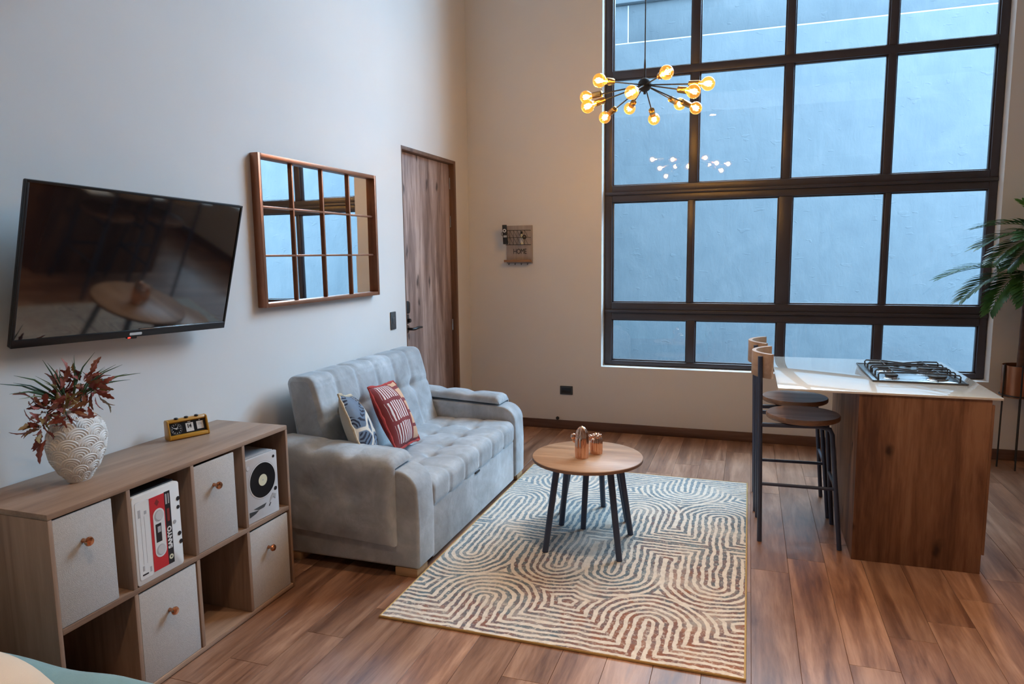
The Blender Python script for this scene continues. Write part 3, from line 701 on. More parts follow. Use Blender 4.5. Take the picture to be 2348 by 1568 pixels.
mb.prism([(0.0, 0.006), (0.006, 0.0), (CD - 0.006, 0.0), (CD, 0.006), (CD, CH_ - 0.008), (CD - 0.008, CH_), (0.030, CH_), (0.0225, CH_ - 0.010), (0.032, CH_ - 0.016), (0.018, 0.020), (0.004, 0.018)], -CWd / 2 + 0.007, CWd / 2 - 0.007, 0)
mb.build('case', M['mustard'], cl, bevel=0.0012)
# sloped face inside the hood
fa = Vector((0, 0.0175, 0.020)); fb = Vector((0, 0.0315, CH_ - 0.0165))
fu = (fb - fa).normalized(); fn = Vector((1, 0, 0)).cross(fu)
FM = frame_matrix((fa + fb) / 2, Vector((1, 0, 0)), fu, fn); FH = (fb - fa).length / 2; FW = CWd / 2 - 0.008
def face(o): o.matrix_local = FM; return o
face(bx('dial_plate', -FW, FW, -FH, FH, -0.001, 0.0008, M['dial'], cl, bevel=0))
dx = -0.050
face(MB().tube([(dx + 0.0245 * math.cos(a * PI / 16), 0.0245 * math.sin(a * PI / 16), 0.001) for a in range(32)], 0.0004, 5, closed=True).build('dial_ring', M['grey'], cl))
ticks = MB()
for k in range(12):
    a = k * PI / 6; ticks.prism(disc(0.0018, dx + 0.019 * math.cos(a), 0.019 * math.sin(a), 8), 0.0008, 0.0013, 2)
face(ticks.build('hour_mark', M['paper'], cl))
def hand(a, L, w_): return [(dx + L * math.cos(a), L * math.sin(a)), (dx - w_ * math.sin(a), w_ * math.cos(a)), (dx - 0.004 * math.cos(a), -0.004 * math.sin(a)), (dx + w_ * math.sin(a), -w_ * math.cos(a))]
for a, L, w_ in ((2.72, 0.021, 0.0026), (0.92, 0.020, 0.0018), (0.12, 0.021, 0.0007)):
    face(MB().prism(hand(a, L, w_), 0.0015, 0.0022, 2).build('clock_hand', M['paper'], cl))
face(bx('date_card', -0.008, 0.026, -0.021, 0.018, 0.0008, 0.0018, M['paper'], cl, bevel=0))
face(bx('month_card', 0.041, 0.071, -0.017, 0.018, 0.0008, 0.0018, M['paper'], cl, bevel=0))
t = link('lettering', text_mesh('14', 0.026, M['ink'], 0.0003, 0.0006, 0.9, 0.85), cl); t.matrix_local = FM @ Matrix.Translation((0.007, 0.003, 0.0022))
for k in range(2): face(bx('month_print', 0.046, 0.064, 0.002 + k * 0.006, 0.005 + k * 0.006, 0.0018, 0.0021, M['grey'], cl, bevel=0))
face(bx('caption', 0.002, 0.016, 0.0215, 0.0245, 0.0008, 0.0012, M['paper'], cl, bevel=0)); face(bx('caption', 0.053, 0.060, 0.0215, 0.0245, 0.0008, 0.0012, M['paper'], cl, bevel=0))
for xx in (-0.045, 0.0, 0.046):
    MB().lathe([(0.009, 0), (0.009, 0.004), (0.007, 0.0065), (0.0001, 0.007)], 18).build('button', M['black'], cl, loc=(xx, 0.034, CH_))

# ------------------------------------------------------------------ vase with relief scales and dried bouquet
VC = Vector((-2.300, 1.828, 0.8163))
va = thing('vase', 'flattened oval vase in whitish ceramic with raised fan-scale relief', 'vase', VC)
vp = [(0.0, 0.040), (0.012, 0.046), (0.05, 0.078), (0.10, 0.104), (0.15, 0.113), (0.19, 0.107), (0.22, 0.090), (0.242, 0.066), (0.252, 0.045), (0.258, 0.036)]
def vprof(z):
    for (a, r0), (c, r1) in zip(vp, vp[1:]):
        if z <= c:
            t_ = (z - a) / (c - a); t_ = t_ * t_ * (3 - 2 * t_) * 0.3 + t_ * 0.7; return r0 + (r1 - r0) * t_
    return vp[-1][1]
def scale_h(a, z):
    rw, rh, R0 = 0.066, 0.034, 0.0425
    j0 = int(math.floor((z - R0) / rh)) - 1
    for j in range(j0, j0 + 5):
        cz = j * rh
        if z < cz - 0.001: continue
        off = rw / 2 if j % 2 else 0.0
        i = round((a - off) / rw); d = math.hypot(a - off - i * rw, (z - cz) * 1.05)
        if d < R0: return 0.5 + 0.5 * math.cos(2 * PI * d / 0.0090 + 0.5)
    return 0.0
def vfn(u_, w_):
    th = 2 * PI * u_; z = 0.258 * w_; r = vprof(z)
    yy = math.cos(th) * r; xx = math.sin(th) * r * 0.52
    arc = 0.140 * (math.asin(max(-1, min(1, math.cos(th)))) / PI * 2)
    h = scale_h(arc * (1 if math.sin(th) > 0 else 1) , z) * 0.0034 * (1 if 0.006 < z < 0.25 else 0)
    s_ = 1 + h / max(r * 0.6, 0.02)
    return (xx * s_, yy * s_, z)
mb = MB().grid(vfn, 360, 170, wrap_u=True)
mb.build('body', M['ceramic'], va, angle=80)
MB().lathe([(0.001, 0.0), (0.039, 0.0005)], 24, sx=0.52, sy=1).build('base', M['ceramic'], va)
MB().lathe([(0.035, 0.2578), (0.037, 0.261), (0.033, 0.263), (0.028, 0.256), (0.026, 0.20)], 32, sx=0.56, sy=1).build('rim', M['ceramic'], va)

M['leafred'] = None
def leaf_mat(name, stops, rough=0.55):
    m, nt, b = new_mat(name); oi = nt.nodes.new('ShaderNodeObjectInfo')
    n = noise(nt, coords(nt), 30, 3)
    f = V(nt, oi.outputs['Random']) * 0.75 + V(nt, n.outputs[0]) * 0.35 - 0.05
    nt.links.new(ramp(nt, f.s, stops), b.inputs['Base Color']); b.inputs['Roughness'].default_value = rough
    b.inputs['Subsurface Weight'].default_value = 0.0
    return m
M['leafred'] = leaf_mat('autumn_leaf', [(0.1, (0.16, 0.028, 0.022)), (0.4, (0.30, 0.065, 0.045)), (0.62, (0.38, 0.13, 0.09)), (0.8, (0.25, 0.15, 0.04)), (0.95, (0.16, 0.16, 0.045))])
M['blade'] = leaf_mat('grass_blade', [(0.1, (0.03, 0.07, 0.035)), (0.6, (0.06, 0.12, 0.05)), (0.95, (0.14, 0.17, 0.05))])
bq = thing('dried_bouquet', 'bouquet of reddish serrated leaves and thin green blades in the vase', 'bouquet', (VC.x, VC.y, VC.z + 0.20))
lm = MB()
out = []
NL = 9
for k in range(NL + 1):       # serrated leaf outline, slightly folded along its midrib
    t_ = k / NL; wdt = 0.34 * math.sin(PI * min(1, t_ * 0.96 + 0.04)) ** 0.8 * (1.0 if k % 2 == 0 else 0.62)
    out.append((t_, wdt))
vs, fs = [], []
for t_, wd in out:
    zc = 0.12 * math.sin(t_ * PI) - 0.05 * t_
    vs += [(-wd * 0.5, t_, zc + wd * 0.18), (0, t_, zc), (wd * 0.5, t_, zc + wd * 0.18)]
for k in range(NL):
    a = 3 * k; fs += [(a, a + 1, a + 4, a + 3), (a + 1, a + 2, a + 5, a + 4)]
# give the leaf a little thickness
n0 = len(vs); vs2_ = [(x_, y_, z_ - 0.012) for x_, y_, z_ in vs]
fs2_ = [tuple(n0 + i for i in reversed(f)) for f in fs]
leaf_me = MB().add(vs + vs2_, fs + fs2_).mesh('leaf', M['leafred'])
bl = MB()
bl_path = [(0, 0.0, 0), (0.0, 0.3, 0.03), (0, 0.65, 0.02), (0, 1.0, -0.10)]
bl.tube(bl_path, [0.012, 0.020, 0.014, 0.002], 5)
blade_me = bl.mesh('blade', M['blade'])
stem_me = MB().tube([(0, 0, 0), (0.0, 0.5, 0.02), (0, 1.0, 0.0)], [0.012, 0.010, 0.006], 6).mesh('stem', M['blade'])
def orient(dirv, roll=0.0):
    d = Vector(dirv).normalized(); a = Vector((0, 0, 1)) if abs(d.z) < 0.95 else Vector((1, 0, 0))
    x_ = d.cross(a).normalized(); z_ = x_.cross(d)
    return (Matrix((x_, d, z_)).transposed() @ Matrix.Rotation(roll, 3, 'Y')).to_4x4()
rb = random.Random(3)
clusters = [((0.00, -0.05, 0.13), 0.062), ((0.02, -0.12, 0.085), 0.058), ((0.00, 0.035, 0.155), 0.060), ((0.03, -0.145, 0.035), 0.05), ((0.0, 0.075, 0.12), 0.045), ((0.03, -0.06, 0.075), 0.045)]
for c, r in clusters:
    for k in range(24):
        dv = Vector((rb.gauss(0.25, 0.8), rb.gauss(0, 1), rb.gauss(0.15, 0.9))).normalized()
        o = link('leaf', leaf_me, bq)
        L = rb.uniform(0.042, 0.072)
        o.matrix_local = Matrix.Translation(Vector(c) + dv * r * rb.uniform(0.2, 0.75)) @ orient(dv, rb.uniform(0, 6.28)) @ Matrix.Scale(L, 4)
for dv, L, p in (((0.1, -0.8, 0.45), 0.085, (0.02, -0.16, 0.13)), ((0.15, -1, 0.15), 0.09, (0.03, -0.15, 0.04)), ((0.2, -0.5, -0.75), 0.085, (0.03, -0.14, -0.01)), ((0.1, -0.2, 1), 0.07, (0.0, -0.02, 0.19)), ((0.1, 0.5, 0.8), 0.075, (0, 0.08, 0.18)), ((0.1, 1, 0.25), 0.07, (0, 0.09, 0.15)), ((0.1, 0.45, -0.8), 0.07, (0.03, 0.085, 0.09)), ((0.1, 0.2, -0.9), 0.06, (0.03, 0.03, 0.07))):
    o = link('leaf', leaf_me, bq); o.matrix_local = Matrix.Translation(p) @ orient(dv, rb.uniform(-0.6, 0.6)) @ Matrix.Scale(L, 4)
for k in range(26):
    a = rb.uniform(-1.35, 1.35); 
    dv = Vector((rb.uniform(-0.25, 0.35), math.sin(a), max(0.08, math.cos(a) * 0.95)))
    o = link('blade', blade_me, bq); L = rb.uniform(0.12, 0.20) * (1.1 if abs(a) > 0.8 else 0.95)
    o.matrix_local = Matrix.Translation((rb.uniform(-0.01, 0.02), -0.015 + math.sin(a) * 0.05, 0.11)) @ orient(dv, rb.uniform(-0.8, 0.8)) @ Matrix.Diagonal((L * 1.1, L, L, 1))
for c, r in clusters:
    o = link('stem', stem_me, bq); d = Vector(c) - Vector((0, 0, -0.12)); o.matrix_local = Matrix.Translation((0, 0, -0.12)) @ orient(d) @ Matrix.Scale(d.length, 4)

def rebase(t, loc):
    """move a thing's origin to its base without moving its parts"""
    loc = Vector(loc); t.location = loc
    for c in t.children: c.location = c.location - loc
rebase(sh, ((SX0 + SX1) / 2, (SY0 + SY1) / 2, 0))

# ------------------------------------------------------------------ sofa
SF0, SF1 = 3.000, 4.732
IN0, IN1 = 3.192, 4.540
sofa = thing('sofa', 'grey velvet tufted loveseat with padded arms and wooden block feet', 'sofa')
def resample(pts, step):
    P = [Vector((p[0], p[1])) for p in pts]; out = []
    for a, b_ in zip(P, P[1:]):
        n = max(1, int((b_ - a).length / step))
        out += [a + (b_ - a) * (k / n) for k in range(n)]
    return out + [P[-1]]
def arc(cx, cz, r, a0, a1, n=6): return [(cx + r * math.cos(math.radians(a0 + (a1 - a0) * k / n)), cz + r * math.sin(math.radians(a0 + (a1 - a0) * k / n))) for k in range(n + 1)]
def tufted(profile, y0, y1, seams, rows, puff=0.014, dimple=0.026, button_cols=None, ny=150, step=0.012, active=None):
    P = resample(profile, step); n = len(P)
    S = [0.0]
    for a, b_ in zip(P, P[1:]): S.append(S[-1] + (b_ - a).length)
    N = []
    for i in range(n):
        t_ = (P[min(i + 1, n - 1)] - P[max(i - 1, 0)]).normalized(); N.append(Vector((-t_.y, t_.x)))
    cols_ = button_cols if button_cols is not None else seams
    def fn(u_, w_):
        i = min(n - 1, int(round(u_ * (n - 1)))); s_ = S[i]; y = y0 + (y1 - y0) * w_
        d = puff
        ds = min([abs(y - q) for q in seams] + [9]); d -= puff * 0.85 * math.exp(-(ds / 0.020) ** 2) * (active(s_) if active else 1)
        for rs in rows: d -= puff * 0.55 * math.exp(-((s_ - rs) / 0.018) ** 2)
        for rs in rows:
            for q in cols_:
                rr_ = math.hypot(s_ - rs, y - q)
                if rr_ < 0.2: d -= dimple * math.exp(-(rr_ / 0.035) ** 2) + dimple * 0.35 * math.exp(-(rr_ / 0.085) ** 2)
        ed = min(y - y0, y1 - y); rr_ = 0.028
        if ed < rr_: d -= rr_ - math.sqrt(max(0, rr_ * rr_ - (rr_ - ed) ** 2))
        p = P[i] + N[i] * d
        return (p.x, y, p.y)
    mb = MB().grid(fn, n, ny)
    ends = [[fn(i / (n - 1), e_) for i in range(n)] for e_ in (0.0, 1.0)]
    for e_ in ends: mb.add(e_, [tuple(range(n))])
    return mb
W_ = IN1 - IN0
seatp = [(-1.556, 0.312)] + [(-1.548, 0.33), (-1.545, 0.40)] + arc(-1.585, 0.402, 0.040, 0, 90, 6) + [(-1.80, 0.446), (-2.05, 0.444), (-2.19, 0.440), (-2.20, 0.34), (-2.10, 0.315)]
seams = [IN0 + W_ * k / 6 for k in range(1, 6)]
tufted(seatp[::-1], IN0 + 0.003, IN1 - 0.003, seams, [0.1 + 0.12 + 0.20, 0.1 + 0.12 + 0.415], puff=0.014, dimple=0.026, active=lambda s_: 0.55 if s_ > 0.80 else 0.16).build('seat_cushion', M['sofa'], sofa, angle=60)
backp = [(-2.130, 0.45), (-2.158, 0.53), (-2.185, 0.65), (-2.222, 0.80), (-2.252, 0.905)] + arc(-2.30, 0.905, 0.045, 5, 85, 5) + [(-2.36, 0.948)] + arc(-2.372, 0.915, 0.034, 85, 175, 5) + [(-2.355, 0.60), (-2.33, 0.44), (-2.2, 0.43)]
tufted(backp[::-1], IN0 + 0.006, IN1 - 0.006, seams, [0.0 + 0.131 + 0.16 + 0.32 + 0.053 + 0.07 + 0.055 + 0.20], puff=0.015, dimple=0.030, active=lambda s_: 0.6 if s_ > 0.62 else 0.1).build('backrest', M['sofa'], sofa, angle=60)
bx('front_panel', -2.36, -1.543, IN0 + 0.002, IN1 - 0.002, 0.028, 0.309, M['sofa'], sofa, bevel=0.008)
MB().box(-1.543, -1.536, 3.80, 3.87, 0.296, 0.308).build('pull_tab', M['matte'], sofa, bevel=0.002)
armp = [(-2.42, 0.046), (-1.530, 0.046), (-1.526, 0.30), (-1.531, 0.42)] + arc(-1.645, 0.437, 0.114, 5, 90, 8) + [(-2.0, 0.566), (-2.42, 0.585)]
for a, c in ((SF0, IN0), (IN1, SF1)):
    MB().prism(armp, a, c, 1).build('arm', M['sofa'], sofa, bevel=0.016, seg=3, angle=50)
def arm_pad(sgn, yo, yi):
    """cushion folded over the arm and down its outer side; yo outer face, yi inner face"""
    w_ = abs(yi - yo)
    loop = []
    # going round: inner bottom -> inner top -> outer top -> outer bottom -> back up against the arm
    top, th = 0.054, 0.040
    base = [(yi, 0.006), (yi, top - 0.018), (yi - sgn * 0.018, top), (yi - sgn * w_ * 0.5, top + 0.010), (yo + sgn * 0.015, top), (yo - sgn * (th - 0.012), top - 0.018), (yo - sgn * th, top - 0.05)]
    outer = [(yo - sgn * th, top - 0.05 - k * 0.035) for k in range(1, 11)]
    tip = [(yo - sgn * (th - 0.01), -0.395), (yo - sgn * 0.006, -0.398)]
    inner = [(yo - sgn * 0.001, -0.38 + k * 0.0755) for k in range(5)] + [(yo - sgn * 0.001, 0.0), (yo + sgn * 0.03, 0.002)]
    loop = base + outer + tip + inner
    NP = len(loop); NX = 40; x0, x1 = -2.37, -1.648
    cyc = [sum(p[0] for p in loop) / NP, sum(p[1] for p in loop) / NP]
    vs, fs = [], []
    btn = [(-2.12, 'top'), (-1.90, 'top')]
    for k in range(NX):
        f = k / (NX - 1); xx = x0 + (x1 - x0) * f
        zb = 0.551 + (0.020 if xx < -1.645 else 0) * (-1.645 - xx) / 0.4 + 0.010
        drop = 0.0
        e_ = (x1 - xx) / 0.05
        sh_ = 0.0 if e_ > 1 else 1 - math.sqrt(max(0.0, 1 - (1 - e_) ** 2))
        for i, (py, pz) in enumerate(loop):
            yy, zz = py, pz
            for bxx, _ in btn:
                if i in (2, 3, 4, 5):
                    g = math.exp(-((xx - bxx) / 0.035) ** 2) * {2: 0.3, 3: 0.7, 4: 1.0, 5: 0.6}[i]; zz -= 0.020 * g
                if len(base) <= i < len(base) + 10:
                    dz = (i - len(base) - 3.2) / 1.3
                    g = math.exp(-((xx - bxx) / 0.045) ** 2 - dz * dz); yy += sgn * 0.022 * g
            if sh_ and i < len(base) + 10:
                if i < len(base): zz -= (zz - 0.004) * sh_ * 0.75 if zz > 0.004 else 0
                if i >= 5: yy += sgn * th * 0.7 * sh_
            vs.append((xx, yy, zb + zz))
    for k in range(NX - 1):
        for i in range(NP):
            j = (i + 1) % NP; fs.append((k * NP + i, k * NP + j, (k + 1) * NP + j, (k + 1) * NP + i))
    fs.append(tuple(range(NP))[::-1]); fs.append(tuple((NX - 1) * NP + i for i in range(NP)))
    return MB().add(vs, fs)
arm_pad(1, SF0, IN0 - 0.004).build('arm_pad', M['sofa'], sofa, angle=55)
arm_pad(-1, SF1, IN1 + 0.004).build('arm_pad', M['sofa'], sofa, angle=55)
for xx in (-1.668, -2.36):
    for yy in (SF0 + 0.004, SF1 - 0.124): bx('foot', xx, xx + 0.125, yy, yy + 0.12, 0.0003, 0.0455, M['legwood'], sofa, bevel=0.003)
rebase(sofa, (-1.97, 3.866, 0))

# ------------------------------------------------------------------ throw pillows
def pillow_print_blue():
    m, nt, b = new_mat('blue_brush_print'); v = coords(nt, 'Object')
    wv = noise(nt, v, 5.0, 2)
    vo = nt.nodes.new('ShaderNodeTexVoronoi'); vo.feature = 'DISTANCE_TO_EDGE'; vo.inputs['Scale'].default_value = 5.0; nt.links.new(v, vo.inputs[0])
    edge = V(nt, vo.outputs['Distance']).step(0.035, 0.06)
    mid_ = (V(nt, vo.outputs['Distance']) - 0.165).abs().lt(0.085)
    wa = nt.nodes.new('ShaderNodeTexWave'); wa.inputs['Scale'].default_value = 17.0; wa.inputs['Distortion'].default_value = 7.0; wa.inputs['Detail'].default_value = 1; wa.wave_type = 'RINGS'; nt.links.new(v, wa.inputs[0])
    dash = V(nt, wa.outputs[1]).gt(0.52) * mid_
    c = ramp(nt, wv.outputs[0], [(0.3, (0.085, 0.115, 0.17)), (0.7, (0.16, 0.21, 0.28))])
    c = mixc(nt, dash, c, (0.012, 0.014, 0.03)); c = mixc(nt, edge, (0.62, 0.55, 0.46), c)
    nt.links.new(c, b.inputs['Base Color']); b.inputs['Roughness'].default_value = 0.9; bump(nt, b, noise(nt, v, 350, 2).outputs[0], 0.2, 0.001); return m
def pillow_print_red():
    m, nt, b = new_mat('red_stripe_print'); v = coords(nt, 'Object')
    sp = nt.nodes.new('ShaderNodeSeparateXYZ'); nt.links.new(v, sp.inputs[0])
    wn = nt.nodes.new('ShaderNodeSeparateColor'); nt.links.new(noise(nt, v, 9.0, 2).outputs['Color'], wn.inputs[0])
    x_ = V(nt, sp.outputs[0]) + (V(nt, wn.outputs[0]) - 0.5) * 0.03; y_ = V(nt, sp.outputs[1]) + (V(nt, wn.outputs[1]) - 0.5) * 0.035
    stripes = ((x_ * (1 / 0.026)).fract() - 0.5).abs().lt(0.23)
    gap = ((y_ * (1 / 0.135) + 0.35).fract() - 0.5).abs().lt(0.42)
    left = x_.lt(0.03)
    edge_ok = x_.gt(-0.165)
    br = ((y_ * (1 / 0.085) + 0.2).fract() - 0.5).abs().lt(0.38) * (((x_ - 0.115).abs()).lt(0.065))
    c = mixc(nt, stripes * gap * left * edge_ok, (0.20, 0.028, 0.030), (0.70, 0.62, 0.60)); c = mixc(nt, br, c, (0.62, 0.36, 0.22))
    nt.links.new(c, b.inputs['Base Color']); b.inputs['Roughness'].default_value = 0.9; bump(nt, b, noise(nt, v, 350, 2).outputs[0], 0.2, 0.001); return m
M['pblue'] = pillow_print_blue(); M['pred'] = pillow_print_red()
M['fringe_c'] = plain('cream_fringe', (0.55, 0.46, 0.33), 0.95, var=0.15, vscale=80); M['fringe_r'] = plain('red_fringe', (0.42, 0.05, 0.045), 0.95, var=0.15, vscale=80)
M['pback'] = plain('cream_cotton', (0.55, 0.49, 0.40), 0.9, var=0.03); M['pbackr'] = plain('red_cotton', (0.35, 0.04, 0.04), 0.9, var=0.03)
def throw_pillow(label, loc, normal, up, size, front, back, fringe, thick=0.07):
    t = thing('throw_pillow', label, 'cushion')
    nz_ = Vector(normal).normalized(); u_ = Vector(up); u_ = (u_ - nz_ * u_.dot(nz_)).normalized(); x_ = u_.cross(nz_)
    t.matrix_world = frame_matrix(Vector(loc), x_, u_, nz_)
    h = size / 2
    def side(s):
        def fn(a, c):
            p, q = a * 2 - 1, c * 2 - 1
            pin = 1 - 0.06 * (1 - p * p) * 0 - 0.07 * (q * q * (1 - p * p) * 0 + 0)
            bul = (max(0, 1 - abs(p) ** 2.4) * max(0, 1 - abs(q) ** 2.4)) ** 0.55
            px = h * p * (1 - 0.055 * (1 - q * q)); py = h * q * (1 - 0.055 * (1 - p * p))
            wr = 0.004 * math.sin(7 * p + 3 * q) * bul
            return (px, py, s * (thick * bul + wr * (1 if s > 0 else 0.5)))
        return MB().grid(fn, 26, 26)
    side(1).build('front_cover', front, t, angle=80); side(-1).build('back_cover', back, t, angle=80)
    fr = MB(); rb_ = random.Random(5); K = 56
    per = []
    for k in range(K):
        s_ = k / K * 4; e_ = int(s_); f = (s_ - e_) * 2 - 1
        p, q = [(f, -1), (1, f), (-f, 1), (-1, -f)][e_]
        per.append((h * p * (1 - 0.055 * (1 - q * q)) * 1.012, h * q * (1 - 0.055 * (1 - p * p)) * 1.012, rb_.uniform(-0.004, 0.004)))
    fr.tube(per, [0.007 + rb_.uniform(-0.002, 0.004) for _ in per], 7, closed=True)
    fr.build('fringe', fringe, t)
    return t
throw_pillow('blue and cream brush-print cushion with cream fringe behind the red one', (-2.045, 3.325, 0.665), (0.83, 0.42, 0.36), (-0.36, 0.06, 0.93), 0.40, M['pblue'], M['pback'], M['fringe_c'])
throw_pillow('red cushion with white stripes and peach blocks leaning on the backrest', (-1.990, 3.645, 0.672), (0.88, 0.16, 0.42), (-0.40, 0.02, 0.91), 0.40, M['pred'], M['pbackr'], M['fringe_r'])

# ------------------------------------------------------------------ nested round tables
def round_table(label, c, z, r, legs, inset, group):
    t = thing('round_table', label, 'coffee table', (c[0], c[1], 0.0103), group)
    z -= 0.0103
    MB().lathe([(0.0001, z - 0.020), (r - 0.006, z - 0.020), (r - 0.001, z - 0.017), (r, z - 0.014), (r, z - 0.003), (r - 0.003, z), (0.0001, z)], 72).build('tabletop', M['table'], t, angle=60)
    MB().lathe([(r + 0.0002, z - 0.0185), (r + 0.0008, z - 0.018), (r + 0.0008, z - 0.004), (r + 0.0002, z - 0.0035)], 72).build('edge_band', M['kraft'], t)
    MB().lathe([(0.0001, z - 0.034), (r * 0.62, z - 0.034), (r * 0.62, z - 0.0202), (0.0001, z - 0.0202)], 40).build('mounting_plate', M['navy'], t)
    for (lx, ly) in legs:
        a = Vector((lx - c[0], ly - c[1], 0.0005)); b_ = Vector((a.x * (1 - inset), a.y * (1 - inset), z - 0.0345))
        MB().tube([a, b_], [0.0165, 0.0185], 20).build('leg', M['navy'], t, angle=50)
    return t
round_table('round oak-topped coffee table with navy legs holding the copper cacti', (-0.823, 3.692), 0.505, 0.305, [(-1.008, 3.476), (-0.604, 3.482), (-0.603, 3.845), (-1.019, 3.868)], 0.28, 'nesting round tables')
round_table('lower nesting table tucked beneath the larger round oak table', (-0.861, 4.045), 0.385, 0.212, [(-0.882, 3.848), (-0.841, 4.240), (-1.068, 4.055), (-0.654, 4.035)], 0.28, 'nesting round tables')

def cactus_body(r, h, ribs, n=64, m=26, dome=0.42):
    def fn(a, c):
        th = 2 * PI * a; z = h * c
        k = 1.0 if c < 1 - dome else math.sqrt(max(0.0004, 1 - ((c - (1 - dome)) / dome) ** 2))
        rr_ = r * k * (0.86 + 0.14 * abs(math.cos(ribs * th / 2)) ** 0.7) * (0.94 + 0.06 * min(1, c * 6))
        return (rr_ * math.cos(th), rr_ * math.sin(th), z)
    mb = MB().grid(fn, n, m, wrap_u=True)
    mb.add([fn(k / n, 0.0) for k in range(n)], [tuple(range(n))[::-1]])
    return mb
def bud(c, r, n=16):
    return MB().grid(lambda a, e_: (c[0] + r * math.sin(PI * e_) * math.cos(2 * PI * a), c[1] + r * math.sin(PI * e_) * math.sin(2 * PI * a), c[2] + r * 1.15 * -math.cos(PI * e_)), n, 12, wrap_u=True)
ca = thing('cactus_ornament', 'tall rose gold cactus ornament with one side bud on the table', 'ornament', (-0.842, 3.640, 0.5055))
cactus_body(0.0385, 0.178, 9).build('body', M['rose'], ca, angle=35)
bud((-0.046, -0.006, 0.118), 0.0155).build('arm', M['rose'], ca); MB().tube([(-0.030, -0.004, 0.088), (-0.046, -0.006, 0.100)], 0.0115, 12).build('arm_joint', M['rose'], ca)
ca = thing('cactus_ornament', 'shorter rose gold cactus ornament with knobbly top on the table', 'ornament', (-0.784, 3.745, 0.5055))
cactus_body(0.0365, 0.110, 11).build('body', M['rose'], ca, angle=35)
bud((-0.036, -0.004, 0.092), 0.0125).build('arm', M['rose'], ca); MB().tube([(-0.026, -0.003, 0.066), (-0.036, -0.004, 0.082)], 0.009, 10).build('arm_joint', M['rose'], ca)
kb_ = MB(); rk = random.Random(2)
for k in range(13):
    a = k * 2.4; r_ = 0.030 * math.sqrt(k / 13)
    kb_ = bud((r_ * math.cos(a), r_ * math.sin(a), 0.107 - r_ * r_ * 12), 0.0085); kb_.build('knob', M['rose'], ca)

# ------------------------------------------------------------------ kitchen island
IX0, IX1, IY0, IY1, IZ = 0.553, 1.150, 3.886, 5.010, 0.888
isl = thing('kitchen_island', 'brown woodgrain kitchen island cabinet under the white countertop', 'kitchen island')
bx('front_panel', IX0, IX1 - 0.012, IY0, IY0 + 0.018, 0.0005, IZ - 0.002, M['island'], isl, bevel=0.001)
MB().prism([(IX1 - 0.0115, 0.10), (IX1, 0.10), (IX1, 0.862), (IX1 - 0.0115, 0.862)], IY0, IY0 + 0.018, 1).build('panel_return', M['island'], isl)
bx('side_panel', IX0, IX0 + 0.018, IY0 + 0.0185, IY1, 0.0005, IZ - 0.002, M['island'], isl, bevel=0.001)
bx('rear_panel', IX0 + 0.0185, IX1 - 0.02, IY1 - 0.018, IY1, 0.0005, IZ - 0.002, M['island_x'], isl, bevel=0.001)
bx('carcass', IX0 + 0.019, IX1 - 0.035, IY0 + 0.019, IY1 - 0.019, 0.10, IZ - 0.004, M['island_x'], isl, bevel=0)
bx('plinth', IX1 - 0.075, IX1 - 0.060, IY0 + 0.019, IY1 - 0.019, 0.0005, 0.0995, M['plate'], isl, bevel=0)
for k in range(2):
    a = IY0 + 0.021 + k * 0.545
    d_ = bx('cabinet_door', IX1 - 0.018, IX1, a, a + 0.541, 0.102, 0.846, M['island'], isl, bevel=0.001)
bx('pull_channel', IX1 - 0.034, IX1 - 0.026, IY0 + 0.02, IY1 - 0.02, 0.846, 0.884, M['steel'], isl, bevel=0.001)
rebase(isl, ((IX0 + IX1) / 2, (IY0 + IY1) / 2, 0))
ct = tag(MB().prism(rrect(0.162, 1.183, 3.880, 5.060, 0.004, 2), 0.8885, 0.9005, 2).build('countertop', M['counter'], None, bevel=0.0012), 'glossy white countertop slab overhanging the wooden island', 'countertop')

# gas hob
CKX, CKY = 0.887, 4.512
ck = thing('gas_cooktop', 'four-burner steel gas cooktop with black wire grates on the white countertop', 'cooktop', (CKX, CKY, 0.9008))
hx, hy_ = 0.226, 0.312
MB().prism(rrect(-hx, hx, -hy_, hy_, 0.012, 4), 0, 0.006, 2).build('steel_plate', M['steel'], ck, bevel=0.002)
MB().tube([(-hx, -hy_, 0.006), (hx, -hy_, 0.006), (hx, hy_, 0.006), (-hx, hy_, 0.006)], 0.0042, 8, closed=True).build('plate_rim', M['plate'], ck)
for bx_, by_, r in ((-0.118, -0.205, 0.030), (0.108, -0.195, 0.042), (-0.108, 0.075, 0.036), (0.108, 0.085, 0.036)):
    MB().lathe([(r + 0.014, 0.006), (r + 0.010, 0.010), (r, 0.011), (r, 0.018), (r - 0.004, 0.020)], 28).build('burner_ring', M['chrome'], ck, loc=(bx_, by_, 0))
    MB().lathe([(r + 0.003, 0.020), (r + 0.004, 0.024), (r, 0.029), (0.0001, 0.031)], 28).build('burner_cap', M['matte'], ck, loc=(bx_, by_, 0))
for k in range(4):
    MB().lathe([(0.018, 0.006), (0.018, 0.010), (0.016, 0.028), (0.014, 0.031), (0.0001, 0.031)], 20).build('control_knob', M['matte'], ck, loc=(-0.075 + k * 0.064, 0.262, 0))
